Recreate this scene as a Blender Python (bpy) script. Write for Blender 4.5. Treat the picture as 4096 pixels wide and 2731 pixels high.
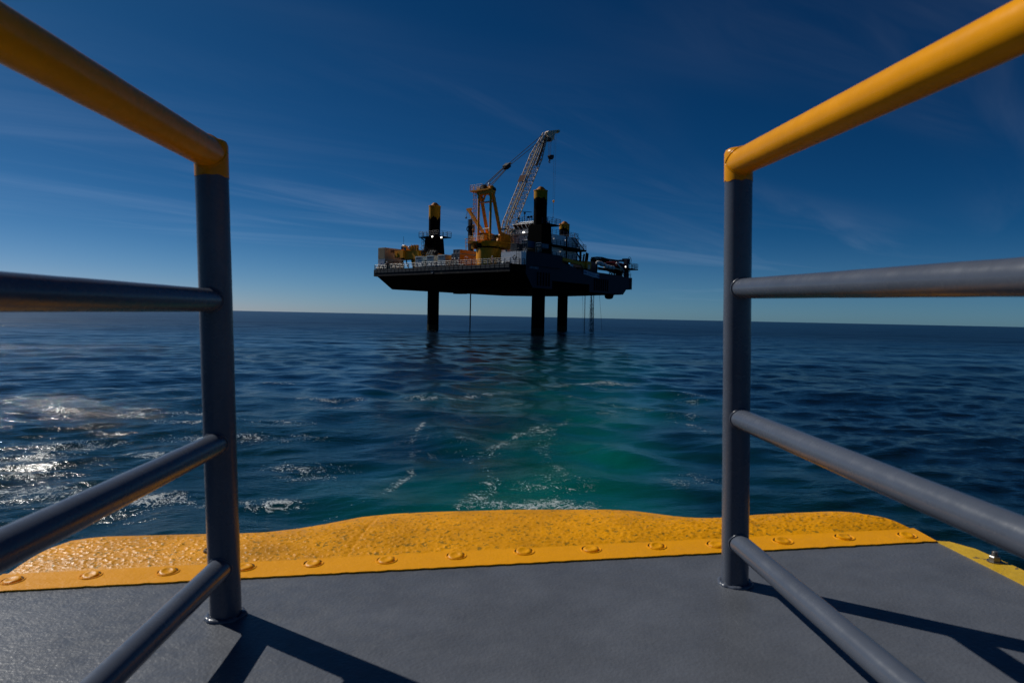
# photograph: a lift boat standing off the stern gate of a crew boat, deep blue noon
EXPO = -.45
SUN_E = 5.0
SKY_STR = .10
SKY_AIR, SKY_DUST, SKY_OZ = .5, .3, 6.0
SKY_POW, SKY_MUL = (2.24, 1.38, 1.25), (.0043*13.7, .0198*13.7, .0262*13.7)
CLOUD = (.74, .78, .84)
SEA_DEEP, SEA_WAKE, SEA_CORE, SEA_ROUGH, SEA_BUMP = (.0006, .0050, .0105), (.0008, .048, .046), (.001, .092, .070), .085, 1.0
DECK_GREY, RAIL_GREY, FEND_YEL, RAIL_YEL = (.104, .113, .132), (.080, .094, .125), (.80, .33, .001), (.80, .32, .001)
import bpy, math, random
import numpy as np
from mathutils import Vector, Matrix, noise
random.seed(7)
S = bpy.context.scene
for o in list(bpy.data.objects): bpy.data.objects.remove(o)
COL = S.collection

# ------------------------------------------------------------------ camera
CAM_H = 3.75                      # lens height over the sea
F = 2731.0                        # focal length in photograph pixels (24 mm on a 36 mm sensor)
SL = 0.0207                       # slope of the horizon (the boat rolls)
DN = Vector((-SL, 1.0, 100.2/F)).normalized()
UPc = -DN
FW = Vector((0, 0, 1)); FW = (FW - UPc*FW.dot(UPc)).normalized()
RT = FW.cross(UPc)
if RT.x < 0: RT = -RT
M3 = Matrix((RT, FW, UPc))        # camera (right, down, forward) -> world
cd = bpy.data.cameras.new('camera'); cam = bpy.data.objects.new('camera', cd); COL.objects.link(cam)
cx, cy, cz = M3 @ Vector((1, 0, 0)), M3 @ Vector((0, -1, 0)), M3 @ Vector((0, 0, -1))
m = Matrix((cx, cy, cz)).transposed().to_4x4(); m.translation = (0, 0, CAM_H)
cam.matrix_world = m
cd.sensor_width = 36; cd.lens = 24.0; cd.clip_start = .02; cd.clip_end = 90000
cd.dof.use_dof = True; cd.dof.focus_distance = 7.0; cd.dof.aperture_fstop = 8.0
S.camera = cam

# ------------------------------------------------------------------ sky, sun, exposure
SUN_AZ, SUN_EL = -57.2, 40.8      # measured from the shadows of the rail posts
W = bpy.data.worlds.new('World'); S.world = W; W.use_nodes = True
nt = W.node_tree; nt.nodes.clear()
def N(t, **k):
    n = nt.nodes.new(t)
    for a, b in k.items(): setattr(n, a, b)
    return n
def L(a, b): nt.links.new(a, b)
def mth(op, a, b=None, c=None):
    n = N('ShaderNodeMath', operation=op)
    for i, v in enumerate((a, b, c)):
        if v is None: continue
        if isinstance(v, (int, float)): n.inputs[i].default_value = v
        else: L(v, n.inputs[i])
    return n.outputs[0]
out = N('ShaderNodeOutputWorld'); bg = N('ShaderNodeBackground')
sky = N('ShaderNodeTexSky', sky_type='NISHITA'); sky.sun_disc = False
sky.sun_elevation = math.radians(SUN_EL); sky.sun_rotation = math.radians(SUN_AZ)
sky.air_density = SKY_AIR; sky.dust_density = SKY_DUST; sky.ozone_density = SKY_OZ
# film response of the under-exposed, polarised sky: one power law per channel, the same in every direction
class _O: outputs = None
spc = N('ShaderNodeSeparateColor'); L(sky.outputs[0], spc.inputs[0]); cbc = N('ShaderNodeCombineColor')
for i in range(3): L(mth('MULTIPLY', mth('POWER', spc.outputs[i], SKY_POW[i]), SKY_MUL[i]), cbc.inputs[i])
tint = _O(); tint.outputs = {2: cbc.outputs[0]}
tc = N('ShaderNodeTexCoord'); sep = N('ShaderNodeSeparateXYZ'); L(tc.outputs['Generated'], sep.inputs[0])
zc = mth('MAXIMUM', sep.outputs[2], .012)
inv = mth('DIVIDE', 1.0, mth('ADD', zc, .05))
px_, py_ = mth('MULTIPLY', sep.outputs[0], inv), mth('MULTIPLY', sep.outputs[1], inv)
cmb = N('ShaderNodeCombineXYZ'); L(px_, cmb.inputs[0]); L(py_, cmb.inputs[1])
def streak(rot, sx, sy, scale, lo, hi, seed, det=6):
    mp = N('ShaderNodeMapping', vector_type='TEXTURE'); L(cmb.outputs[0], mp.inputs[0])
    mp.inputs['Rotation'].default_value = (0, 0, math.radians(rot)); mp.inputs['Scale'].default_value = (1/sx, 1/sy, 1)
    mp.inputs['Location'].default_value = (seed, seed*1.7, seed*.3)
    n = N('ShaderNodeTexNoise'); n.inputs['Scale'].default_value = scale; n.inputs['Detail'].default_value = det
    n.inputs['Roughness'].default_value = .6; n.inputs['Distortion'].default_value = .5
    L(mp.outputs[0], n.inputs[0])
    r = N('ShaderNodeMapRange', interpolation_type='SMOOTHSTEP'); L(n.outputs[0], r.inputs[0])
    r.inputs[1].default_value = lo; r.inputs[2].default_value = hi
    return r.outputs[0]
c1 = streak(52, .30, 1.6, .8, .42, .80, 3.1)
c2 = streak(25, .18, 1.2, .8, .44, .78, 9.4)
c3 = streak(40, .5, 1.0, .28, .42, .66, 5.2, 3)     # where the cirrus is at all
cl = mth('MULTIPLY', mth('MAXIMUM', c1, c2), c3)
lowz = N('ShaderNodeMapRange'); L(sep.outputs[2], lowz.inputs[0])
lowz.inputs[1].default_value = .0; lowz.inputs[2].default_value = .08; lowz.inputs[3].default_value = .35; lowz.inputs[4].default_value = 1
cl = mth('MULTIPLY', cl, lowz.outputs[0])
# a low bank of thin cloud and tiny puffs along the horizon
hm = N('ShaderNodeMapping'); L(tc.outputs['Generated'], hm.inputs[0]); hm.inputs['Scale'].default_value = (3, 3, 34)
hn = N('ShaderNodeTexNoise'); hn.inputs['Scale'].default_value = 1.2; hn.inputs['Detail'].default_value = 6; L(hm.outputs[0], hn.inputs[0])
hr = N('ShaderNodeMapRange', interpolation_type='SMOOTHSTEP'); L(hn.outputs[0], hr.inputs[0]); hr.inputs[1].default_value = .48; hr.inputs[2].default_value = .75
hb = N('ShaderNodeMapRange', interpolation_type='SMOOTHSTEP'); L(sep.outputs[2], hb.inputs[0]); hb.inputs[1].default_value = .10; hb.inputs[2].default_value = .0
bank_az = N('ShaderNodeMapRange', interpolation_type='SMOOTHSTEP'); L(mth('ABSOLUTE', mth('SUBTRACT', mth('DIVIDE', sep.outputs[0], sep.outputs[1]), .27)), bank_az.inputs[0]); bank_az.inputs[1].default_value = .22; bank_az.inputs[2].default_value = .02
bank_el = N('ShaderNodeMapRange', interpolation_type='SMOOTHSTEP'); L(mth('ABSOLUTE', mth('SUBTRACT', sep.outputs[2], .036)), bank_el.inputs[0]); bank_el.inputs[1].default_value = .022; bank_el.inputs[2].default_value = .004
hrr = N('ShaderNodeMapRange'); L(hn.outputs[0], hrr.inputs[0]); hrr.inputs[1].default_value = .35; hrr.inputs[2].default_value = .6
bank = mth('MULTIPLY', mth('MULTIPLY', bank_az.outputs[0], bank_el.outputs[0]), mth('MULTIPLY', hrr.outputs[0], mth('GREATER_THAN', sep.outputs[1], 0.0)))
low = mth('MAXIMUM', mth('MULTIPLY', mth('MULTIPLY', hr.outputs[0], hb.outputs[0]), .5), mth('MULTIPLY', bank, 1.0))
pm = N('ShaderNodeMapping'); L(tc.outputs['Generated'], pm.inputs[0]); pm.inputs['Scale'].default_value = (60, 60, 130)
pn = N('ShaderNodeTexNoise'); pn.inputs['Scale'].default_value = 1.0; pn.inputs['Detail'].default_value = 5; L(pm.outputs[0], pn.inputs[0])
pr_ = N('ShaderNodeMapRange', interpolation_type='SMOOTHSTEP'); L(pn.outputs[0], pr_.inputs[0]); pr_.inputs[1].default_value = .53; pr_.inputs[2].default_value = .66
pb = N('ShaderNodeMapRange', interpolation_type='SMOOTHSTEP'); L(sep.outputs[2], pb.inputs[0]); pb.inputs[1].default_value = .011; pb.inputs[2].default_value = .002
low = mth('MAXIMUM', low, mth('MULTIPLY', mth('MULTIPLY', pr_.outputs[0], pb.outputs[0]), .35))
hz = N('ShaderNodeMapRange', interpolation_type='SMOOTHSTEP'); L(sep.outputs[2], hz.inputs[0]); hz.inputs[1].default_value = .13; hz.inputs[2].default_value = .0
low = mth('MAXIMUM', low, mth('MULTIPLY', hz.outputs[0], .62))
fac = mth('MULTIPLY', mth('MAXIMUM', cl, low), .9)
mx = N('ShaderNodeMix', data_type='RGBA'); L(fac, mx.inputs[0]); L(tint.outputs[2], mx.inputs[6])
# cloud = sky colour plus white light scattered by the ice
add = N('ShaderNodeMix', data_type='RGBA', blend_type='ADD'); add.inputs[0].default_value = 1
L(tint.outputs[2], add.inputs[6]); add.inputs[7].default_value = (*CLOUD, 1)
L(add.outputs[2], mx.inputs[7])
L(mx.outputs[2], bg.inputs[0]); bg.inputs[1].default_value = SKY_STR
L(bg.outputs[0], out.inputs[0])
sd = bpy.data.lights.new('sun', 'SUN'); sd.energy = SUN_E; sd.angle = math.radians(.53); sd.color = (1, .965, .90)
so = bpy.data.objects.new('sun', sd); COL.objects.link(so)
sv = Vector((math.sin(math.radians(SUN_AZ))*math.cos(math.radians(SUN_EL)), math.cos(math.radians(SUN_AZ))*math.cos(math.radians(SUN_EL)), math.sin(math.radians(SUN_EL))))
so.rotation_euler = sv.to_track_quat('Z', 'Y').to_euler(); so.location = sv*50
S.cycles.use_denoising = True; S.cycles.caustics_reflective = False; S.cycles.caustics_refractive = False; S.cycles.sample_clamp_indirect = 1.5; S.cycles.blur_glossy = 1.0
S.view_settings.view_transform = 'Standard'; S.view_settings.look = 'None'; S.view_settings.gamma = 1
S.view_settings.use_curve_mapping = False; S.view_settings.exposure = EXPO

# ------------------------------------------------------------------ frames of reference
def ray(sx, sy): return M3 @ Vector((sx-2048.0, sy-1365.5, F))
# the lift boat stands 135 m off, its deck 10.5 m above the lens; x runs across its bow, y aft, z up from the deck
RD = 10.5
RA, RB, RO = Vector((.7771, -.6293, 0)), Vector((.6293, .7771, 0)), Vector((.08, 135.18, RD))
RIG = Matrix(((RA.x, RB.x, 0, RO.x), (RA.y, RB.y, 0, RO.y), (0, 0, 1, CAM_H+RD), (0, 0, 0, 1)))
def SP(sx, sy, x=None, y=None, z=None):
    """survey: the point of the lift boat seen at a photograph pixel, on a known plane of the vessel"""
    r = ray(sx, sy)
    if z is not None: p = r*((z+RD)/r.z)
    else:
        a, v = (RA, x) if x is not None else (RB, y)
        p = r*((v+RO.dot(a))/r.dot(a))
    d = p-RO
    return Vector((d.dot(RA), d.dot(RB), d.z))
def Z(X, Y, **k): return SP(1440+X*.4974, 480+Y*.4974, **k)
# the crew boat: x right, y ahead (towards the stern gate), z up from its deck, origin under the lens
HD = .64
BZ = Vector((-.02908191, -.01553886, .99945625)); BY = Vector((-.00045195, .99987927, .01553228)); BX = BY.cross(BZ)
bo = Vector((0, 0, CAM_H)) - BZ*HD
BOAT = Matrix(((BX.x, BY.x, BZ.x, bo.x), (BX.y, BY.y, BZ.y, bo.y), (BX.z, BY.z, BZ.z, bo.z), (0, 0, 0, 1)))
ORG = {}
def thing(name, label, cat, base, frame=RIG, group=None):
    o = bpy.data.objects.new(name, None); COL.objects.link(o); o.empty_display_size = .3
    base = Vector(base); o.matrix_world = frame @ Matrix.Translation(base); ORG[o.name] = base
    o['label'] = label; o['category'] = cat
    if group: o['group'] = group
    return o

# ------------------------------------------------------------------ materials
MATS = {}
def mat(name, col, rough=.5, metal=0, var=.18, vs=1.5, bump=0, bs=40, spec=.5, rust=0, coat=0, stain=None):
    if name in MATS: return MATS[name]
    m = bpy.data.materials.new(name); m.use_nodes = True; t = m.node_tree; b = t.nodes['Principled BSDF']
    b.inputs['Roughness'].default_value = rough; b.inputs['Metallic'].default_value = metal
    b.inputs['Specular IOR Level'].default_value = spec
    b.inputs['Coat Weight'].default_value = coat; b.inputs['Coat Roughness'].default_value = .15
    g = t.nodes.new('ShaderNodeNewGeometry')
    n = t.nodes.new('ShaderNodeTexNoise'); n.inputs['Scale'].default_value = vs; n.inputs['Detail'].default_value = 8; n.inputs['Roughness'].default_value = .65
    mp = t.nodes.new('ShaderNodeMapping'); mp.inputs['Scale'].default_value = (1, 1, .35); t.links.new(g.outputs['Position'], mp.inputs[0]); t.links.new(mp.outputs[0], n.inputs[0])
    r = t.nodes.new('ShaderNodeMapRange'); r.inputs[1].default_value = .25; r.inputs[2].default_value = .75
    r.inputs[3].default_value = 1-var; r.inputs[4].default_value = 1+var*.5; t.links.new(n.outputs[0], r.inputs[0])
    mu = t.nodes.new('ShaderNodeMix'); mu.data_type = 'RGBA'; mu.blend_type = 'MULTIPLY'; mu.inputs[0].default_value = 1
    mu.inputs[6].default_value = (*col, 1); t.links.new(r.outputs[0], mu.inputs[7])
    last = mu.outputs[2]
    if rust:
        n2 = t.nodes.new('ShaderNodeTexNoise'); n2.inputs['Scale'].default_value = vs*2.2; n2.inputs['Detail'].default_value = 9; n2.inputs['Roughness'].default_value = .7
        mp2 = t.nodes.new('ShaderNodeMapping'); mp2.inputs['Scale'].default_value = (1, 1, .22); mp2.inputs['Location'].default_value = (3, 7, 1)
        t.links.new(g.outputs['Position'], mp2.inputs[0]); t.links.new(mp2.outputs[0], n2.inputs[0])
        r2 = t.nodes.new('ShaderNodeMapRange'); r2.inputs[1].default_value = .62-rust*.12; r2.inputs[2].default_value = .72-rust*.1; r2.inputs[4].default_value = .85; t.links.new(n2.outputs[0], r2.inputs[0])
        m2 = t.nodes.new('ShaderNodeMix'); m2.data_type = 'RGBA'; t.links.new(r2.outputs[0], m2.inputs[0]); t.links.new(last, m2.inputs[6])
        m2.inputs[7].default_value = (*(stain or (.11, .045, .02)), 1); last = m2.outputs[2]
    t.links.new(last, b.inputs['Base Color'])
    if bump:
        n3 = t.nodes.new('ShaderNodeTexNoise'); n3.inputs['Scale'].default_value = bs; n3.inputs['Detail'].default_value = 4; t.links.new(g.outputs['Position'], n3.inputs[0])
        bp = t.nodes.new('ShaderNodeBump'); bp.inputs['Distance'].default_value = bump; t.links.new(n3.outputs[0], bp.inputs['Height']); t.links.new(bp.outputs[0], b.inputs['Normal'])
    MATS[name] = m
    return m
def lampmat(name, col, e):
    m = bpy.data.materials.new(name); m.use_nodes = True; b = m.node_tree.nodes['Principled BSDF']
    b.inputs['Emission Color'].default_value = (*col, 1); b.inputs['Emission Strength'].default_value = e; MATS[name] = m; return m

# ------------------------------------------------------------------ mesh builder
class MB:
    def __init__(s): s.v = []; s.f = []
    def add(s, vs, fs):
        k = len(s.v); s.v += [Vector(p) for p in vs]; s.f += [tuple(i+k for i in f) for f in fs]; return s
    def box(s, a, b):
        a, b = Vector(a), Vector(b)
        x0, x1 = sorted((a.x, b.x)); y0, y1 = sorted((a.y, b.y)); z0, z1 = sorted((a.z, b.z))
        return s.add([(x0, y0, z0), (x1, y0, z0), (x1, y1, z0), (x0, y1, z0), (x0, y0, z1), (x1, y0, z1), (x1, y1, z1), (x0, y1, z1)],
                     [(0, 3, 2, 1), (4, 5, 6, 7), (0, 1, 5, 4), (1, 2, 6, 5), (2, 3, 7, 6), (3, 0, 4, 7)])
    def hexa(s, lo, hi):          # two quads (same winding, counter-clockwise from above)
        return s.add(list(lo)+list(hi), [(0, 3, 2, 1), (4, 5, 6, 7), (0, 1, 5, 4), (1, 2, 6, 5), (2, 3, 7, 6), (3, 0, 4, 7)])
    def prism(s, lo, hi):
        n = len(lo); return s.add(list(lo)+list(hi), [tuple(range(n-1, -1, -1)), tuple(range(n, 2*n))]+[(i, (i+1) % n, n+(i+1) % n, n+i) for i in range(n)])
    def tube(s, p, q, r, r2=None, n=10):
        p, q = Vector(p), Vector(q); r2 = r if r2 is None else r2
        d = (q-p).normalized(); a = d.orthogonal().normalized(); b = d.cross(a)
        k = [(a*math.cos(2*math.pi*i/n)+b*math.sin(2*math.pi*i/n)) for i in range(n)]
        return s.prism([p+c*r for c in k], [q+c*r2 for c in k])
    def pipe(s, pts, r, n=6):
        for a, b in zip(pts, pts[1:]): s.tube(a, b, r, n=n)
        return s
    def beam(s, p, q, w, h=None, up=(0, 0, 1)):
        p, q = Vector(p), Vector(q); h = h or w; d = (q-p).normalized(); u = Vector(up)
        if abs(d.dot(u)) > .99: u = Vector((1, 0, 0))
        a = d.cross(u).normalized()*w/2; b = a.cross(d).normalized()*h/2
        c = [-a-b, a-b, a+b, -a+b]
        return s.prism([p+k for k in c], [q+k for k in c])
    def lathe(s, c, prof, n=24, axis=(0, 0, 1)):
        c = Vector(c); d = Vector(axis).normalized(); a = d.orthogonal().normalized(); b = d.cross(a)
        vs = []; fs = []
        for r, z in prof:
            for i in range(n): vs.append(c+d*z+(a*math.cos(2*math.pi*i/n)+b*math.sin(2*math.pi*i/n))*r)
        for j in range(len(prof)-1):
            for i in range(n): fs.append((j*n+i, j*n+(i+1) % n, (j+1)*n+(i+1) % n, (j+1)*n+i))
        if prof[0][0] > 1e-4: fs.append(tuple(range(n-1, -1, -1)))
        if prof[-1][0] > 1e-4: fs.append(tuple((len(prof)-1)*n+i for i in range(n)))
        return s.add(vs, fs)
    def ell(s, c, rx, ry, rz, n=12, m=7):
        c = Vector(c); vs = []; fs = []
        for j in range(m+1):
            t = math.pi*j/m
            for i in range(n):
                a = 2*math.pi*i/n; vs.append(c+Vector((rx*math.sin(t)*math.cos(a), ry*math.sin(t)*math.sin(a), -rz*math.cos(t))))
        for j in range(m):
            for i in range(n): fs.append((j*n+i, j*n+(i+1) % n, (j+1)*n+(i+1) % n, (j+1)*n+i))
        return s.add(vs, fs)
    def torus(s, c, R, r, axis=(0, 0, 1), n=20, m=8, a0=0, a1=2*math.pi):
        c = Vector(c); d = Vector(axis).normalized(); a = d.orthogonal().normalized(); b = d.cross(a); vs = []; fs = []
        for i in range(n+1):
            t = a0+(a1-a0)*i/n; e = a*math.cos(t)+b*math.sin(t)
            for j in range(m):
                u = 2*math.pi*j/m; vs.append(c+e*(R+r*math.cos(u))+d*r*math.sin(u))
        for i in range(n):
            for j in range(m): fs.append((i*m+j, (i+1)*m+j, (i+1)*m+(j+1) % m, i*m+(j+1) % m))
        return s.add(vs, fs)
    def mesh(s, name, mt, org=(0, 0, 0), ang=38):
        me = bpy.data.meshes.new(name); o = Vector(org)
        me.from_pydata([tuple(p-o) for p in s.v], [], s.f); me.validate()
        me.materials.append(mt)
        me.polygons.foreach_set('use_smooth', [True]*len(me.polygons)); me.set_sharp_from_angle(angle=math.radians(ang)); me.update()
        return me
    def build(s, name, mt, parent=None, label=None, kind=None, ang=38):
        org = ORG.get(parent.name, Vector()) if parent else Vector()
        o = bpy.data.objects.new(name, s.mesh(name, mt, org, ang)); COL.objects.link(o)
        if parent: o.parent = parent; ORG[o.name] = org
        if label: o['label'] = label
        if kind: o['kind'] = kind
        return o
def dup_part(src, off, parent, label=None):
    c = src.copy(); COL.objects.link(c); c.parent = parent; c.location = Vector(src.location)+Vector(off)
    ORG[c.name] = ORG.get(parent.name, Vector())
    if label: c['label'] = label
    return c
def lettering(txt, size, pos, xax, yax, mt, parent, name='lettering', bold=0.0, space=1.0, align='CENTER'):
    cu = bpy.data.curves.new(name, 'FONT'); cu.body = txt; cu.size = size; cu.align_x = align; cu.align_y = 'CENTER'
    cu.extrude = .006; cu.offset = bold; cu.space_character = space; cu.resolution_u = 3
    t = bpy.data.objects.new('tmp', cu); COL.objects.link(t)
    me = bpy.data.meshes.new_from_object(t.evaluated_get(bpy.context.evaluated_depsgraph_get()))
    bpy.data.objects.remove(t)
    xa, ya = Vector(xax).normalized(), Vector(yax).normalized(); za = xa.cross(ya)
    mm = Matrix((xa, ya, za)).transposed().to_4x4(); mm.translation = Vector(pos)-ORG.get(parent.name, Vector())
    me.transform(mm); me.materials.clear(); me.materials.append(mt)
    o = bpy.data.objects.new(name, me); COL.objects.link(o); o.parent = parent; ORG[o.name] = ORG.get(parent.name, Vector())
    return o
def railing(pts, mt, parent, h=1.1, nr=3, step=1.6, r=.035, name='guard_rail', pr=.05):
    mb = MB()
    for p, q in zip(pts, pts[1:]):
        p, q = Vector(p), Vector(q); n = max(1, round((q-p).length/step))
        for i in range(n+1):
            c = p.lerp(q, i/n); mb.beam(c, c+Vector((0, 0, h)), pr*1.6)
        for k in range(nr):
            z = Vector((0, 0, h*(k+1)/nr)); mb.tube(p+z, q+z, r, n=6)
    return mb.build(name, mt, parent)
def ladder(p, q, wdir, w, mt, parent, step=.33, cage=False, out=(0, -1, 0), name='ladder', r=.04):
    mb = MB(); p, q, wd = Vector(p), Vector(q), Vector(wdir).normalized()*w/2
    mb.tube(p-wd, q-wd, r, n=6).tube(p+wd, q+wd, r, n=6); n = int((q-p).length/step)
    for i in range(1, n): c = p.lerp(q, i/n); mb.tube(c-wd, c+wd, r*.8, n=5)
    if cage:
        o = Vector(out).normalized(); k = int((q-p).length/.9); up = (q-p).normalized()
        for i in range(1, k+1):
            c = p.lerp(q, i/k)+o*.38; mb.torus(c, .38, .03, axis=up, n=12, m=4)
        for a in (-1, 0, 1): mb.tube(p+o*.76*(1 if a == 0 else .6)+wd*a*1.2+up*.9, q+o*.76*(1 if a == 0 else .6)+wd*a*1.2, .025, n=4)
    return mb.build(name, mt, parent)
# ------------------------------------------------------------------ the sea (one sheet to the horizon)
def smooth(a, b, x):
    t = np.clip((x-a)/(b-a), 0, 1); return t*t*(3-2*t)
def make_sea():
    nr, nf, nb = 1350, 600, 56
    th = np.concatenate([np.radians(np.linspace(-52, 52, nf, endpoint=False)), np.radians(np.linspace(52, 308, nb, endpoint=False))])
    rr = np.concatenate([[0.0], np.geomspace(3.0, 40000, nr)])
    nc = len(th); R_, T_ = np.meshgrid(rr, th, indexing='ij')
    x, y = R_*np.sin(T_), R_*np.cos(T_)
    rs = np.random.RandomState(5)
    cell = R_*.0071+.01
    # wake: churned water running from the stern towards the lift boat
    yc = np.array([-20, 0, 13, 17, 25, 40, 86, 140, 190]); xc = np.interp(y, yc, [0, 0, .9, 2.0, 3.4, 5.0, 13, 26, 38])
    wl = np.interp(y, yc, [5, 6, 7.5, 8.5, 9.5, 10, 12, 15, 19]); wr = np.interp(y, yc, [2, 2.4, 3.4, 4.3, 5.2, 5.6, 9, 16, 22])
    side = np.where(x < xc, (xc-x)/wl, (x-xc)/wr)
    wob = .18*np.sin(y*.31+1.2)+.12*np.sin(y*.83+x*.4)
    wake = smooth(1.15, .15, side+wob)*smooth(120, 34, y)*smooth(-25, 2, y)
    core = smooth(.95, .0, np.where(x < xc+.3, (xc+.3-x)/5.0, (x-xc-.3)/3.0)+wob*.6)*smooth(46, 13, y)*smooth(-5, 5, y)
    calm = smooth(2.1, .7, side+wob)*smooth(75, 48, y)*smooth(-20, 3, y)
    calm = np.maximum(calm, .9*smooth(1.25, .6, np.abs(x-(-3.5+.05*(y-30)))/np.interp(y, [15, 30, 60, 110], [7, 11, 15, 22]))*smooth(14, 24, y)*smooth(125, 80, y))
    wake = np.maximum(wake, .30*smooth(-24, -10, x+.25*(y-14))*smooth(40, 20, y)*smooth(13, 5, x)*smooth(-5, 4, y))
    # the disturbed belt on the left of the wake
    belt = smooth(1.3, .3, np.abs((x+8.5)-(y-14)*-.28)/5.5)*smooth(34, 17, y)*smooth(4, 10, y)*smooth(3, -4, x)
    z = np.zeros_like(x)
    for i in range(96):
        lam = .5*(20/.5)**(i/95.0)*rs.uniform(.9, 1.1)
        a = math.radians(rs.normal(-74, 34)); k = 2*np.pi/lam
        amp = .0072*lam**.42 * rs.uniform(.5, 1.1)
        if lam > 5: amp *= .75
        if 1.4 < lam < 5: amp *= .78
        w = smooth(2.6, 5.0, lam/cell)
        w = w*(1-(.80 if lam < 6 else .45)*calm)*(1+(.6 if lam < 2.6 else .15)*belt)
        ph = k*(x*math.cos(a)+y*math.sin(a))+rs.uniform(0, 6.28)
        s = np.sin(ph)
        z += amp*w*(s+.28*np.cos(2*ph)-.1)
    # smooth boils and folds in the wake
    for i in range(18):
        lam = rs.uniform(1.6, 5.5); a = rs.uniform(0, 6.28); k = 2*np.pi/lam
        ph = k*(x*math.cos(a)+y*math.sin(a))+2.0*np.sin(.35*x+.27*y+i)+rs.uniform(0, 6.28)
        z += .0068*lam**.7*calm*np.sin(ph)*smooth(3, 6, lam/cell)
    z *= smooth(1500, 300, R_)
    nv = x.size; me = bpy.data.meshes.new('sea')
    me.vertices.add(nv); me.vertices.foreach_set('co', np.stack([x, y, z], -1).ravel())
    i0 = (np.arange(nr)[:, None]*nc+np.arange(nc)[None, :]); i1 = i0-np.arange(nc)[None, :]+((np.arange(nc)+1) % nc)[None, :]
    q = np.stack([i0, i0+nc, i1+nc, i1], -1).reshape(-1, 4)[:, ::-1]
    me.loops.add(q.size); me.polygons.add(len(q)); me.loops.foreach_set('vertex_index', q.ravel().astype(np.int32))
    me.polygons.foreach_set('loop_start', np.arange(0, q.size, 4, dtype=np.int32))
    me.update(calc_edges=True); me.polygons.foreach_set('use_smooth', np.ones(len(q), bool))
    # density of the foam and of the painted glitter
    fo = np.zeros_like(x)
    def blob(cx_, cy_, rx, ry, s, rot=0):
        c, n_ = math.cos(rot), math.sin(rot); u = (x-cx_)*c+(y-cy_)*n_; v = -(x-cx_)*n_+(y-cy_)*c
        return s*np.exp(-(u/rx)**2-(v/ry)**2)
    for a in FOAM_GLINT: fo = np.maximum(fo, blob(*a))
    for pts, wd, s in FOAMLINES:
        for (xa, ya), (xb, yb) in zip(pts, pts[1:]):
            dx, dy = xb-xa, yb-ya; t = np.clip(((x-xa)*dx+(y-ya)*dy)/(dx*dx+dy*dy), 0, 1)
            fo = np.maximum(fo, s*np.exp(-(np.hypot(x-xa-t*dx, y-ya-t*dy)/wd)**2))
    for n_, arr in (('wake', wake), ('core', core), ('calm', calm), ('foam', fo), ('belt', belt), ('unresolved', smooth(12, 220, R_))):
        at = me.attributes.new(n_, 'FLOAT', 'POINT'); at.data.foreach_set('value', arr.ravel().astype(np.float32))
    o = bpy.data.objects.new('sea', me); COL.objects.link(o); o['kind'] = 'structure'
    return o
FOAM_GLINT = [(-12.5, 19.0, 1.3, 1.6, 1.0), (-14.5, 17.5, 3.5, 1.4, .8), (-8, 20.5, 3, .8, .7), (-9.5, 23, 4, .8, .62), (-5.2, 16.5, 1.6, 1.2, .62), (-19.2, 168, 3.0, 2.0, .7), (5.6, 145.5, 2.6, 1.6, .5), (-10.2, 13.6, 2.2, .9, .95), (-6.6, 13.3, 1.4, .6, 1.0), (-4.6, 13.4, .6, .5, 1.12), (-8.9, 17.8, 1.5, .6, .85), (-11.5, 15.5, 2.4, .6, .8),  # left-hand patches: foam mixed with sun glitter put into the colour
        (-14, 25, 6, 1.5, .5), (-7.3, 27.6, 1.5, .8, .5), (-12.4, 35.4, 1.1, .7, .75), (0.6, 13.5, 1.5, .7, 1.0), (.9, 15.2, 1.0, .9, .72), (6.1, 39.6, 1.8, 1.0, .95), (3.6, 36.9, 2.4, 1.3, .62),
        (1.2, 22, .8, 4, .5), (-3, 31, 2.5, 2, .5), (6.5, 26, 2, 3, .42), (8.6, 33, 1.4, 3.5, .45), (4.4, 16, 1.2, 2, .38), (-1.5, 20, 2.2, 3.2, .4), (0, 12, 4, 1.2, .5), (0, 28, 12, 9, .3)]
FOAMLINES = [([(-3.4, 12.4), (-2.7, 13.8), (-2.35, 16.3), (-2.9, 20.0), (-3.0, 23.5)], .15, .56), ([(-.9, 13.2), (-.3, 15.5), (-1.0, 18), (.3, 22)], .3, .62),
             ([(1.0, 13.4), (1.3, 16), (.9, 19.5), (2.2, 26)], .28, .62), ([(-9, 30), (-5, 29), (-1, 33), (3, 38), (7, 40)], .9, .6), ([(3, 33), (6, 27), (7, 20)], .35, .55)]
sea = make_sea()
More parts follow.
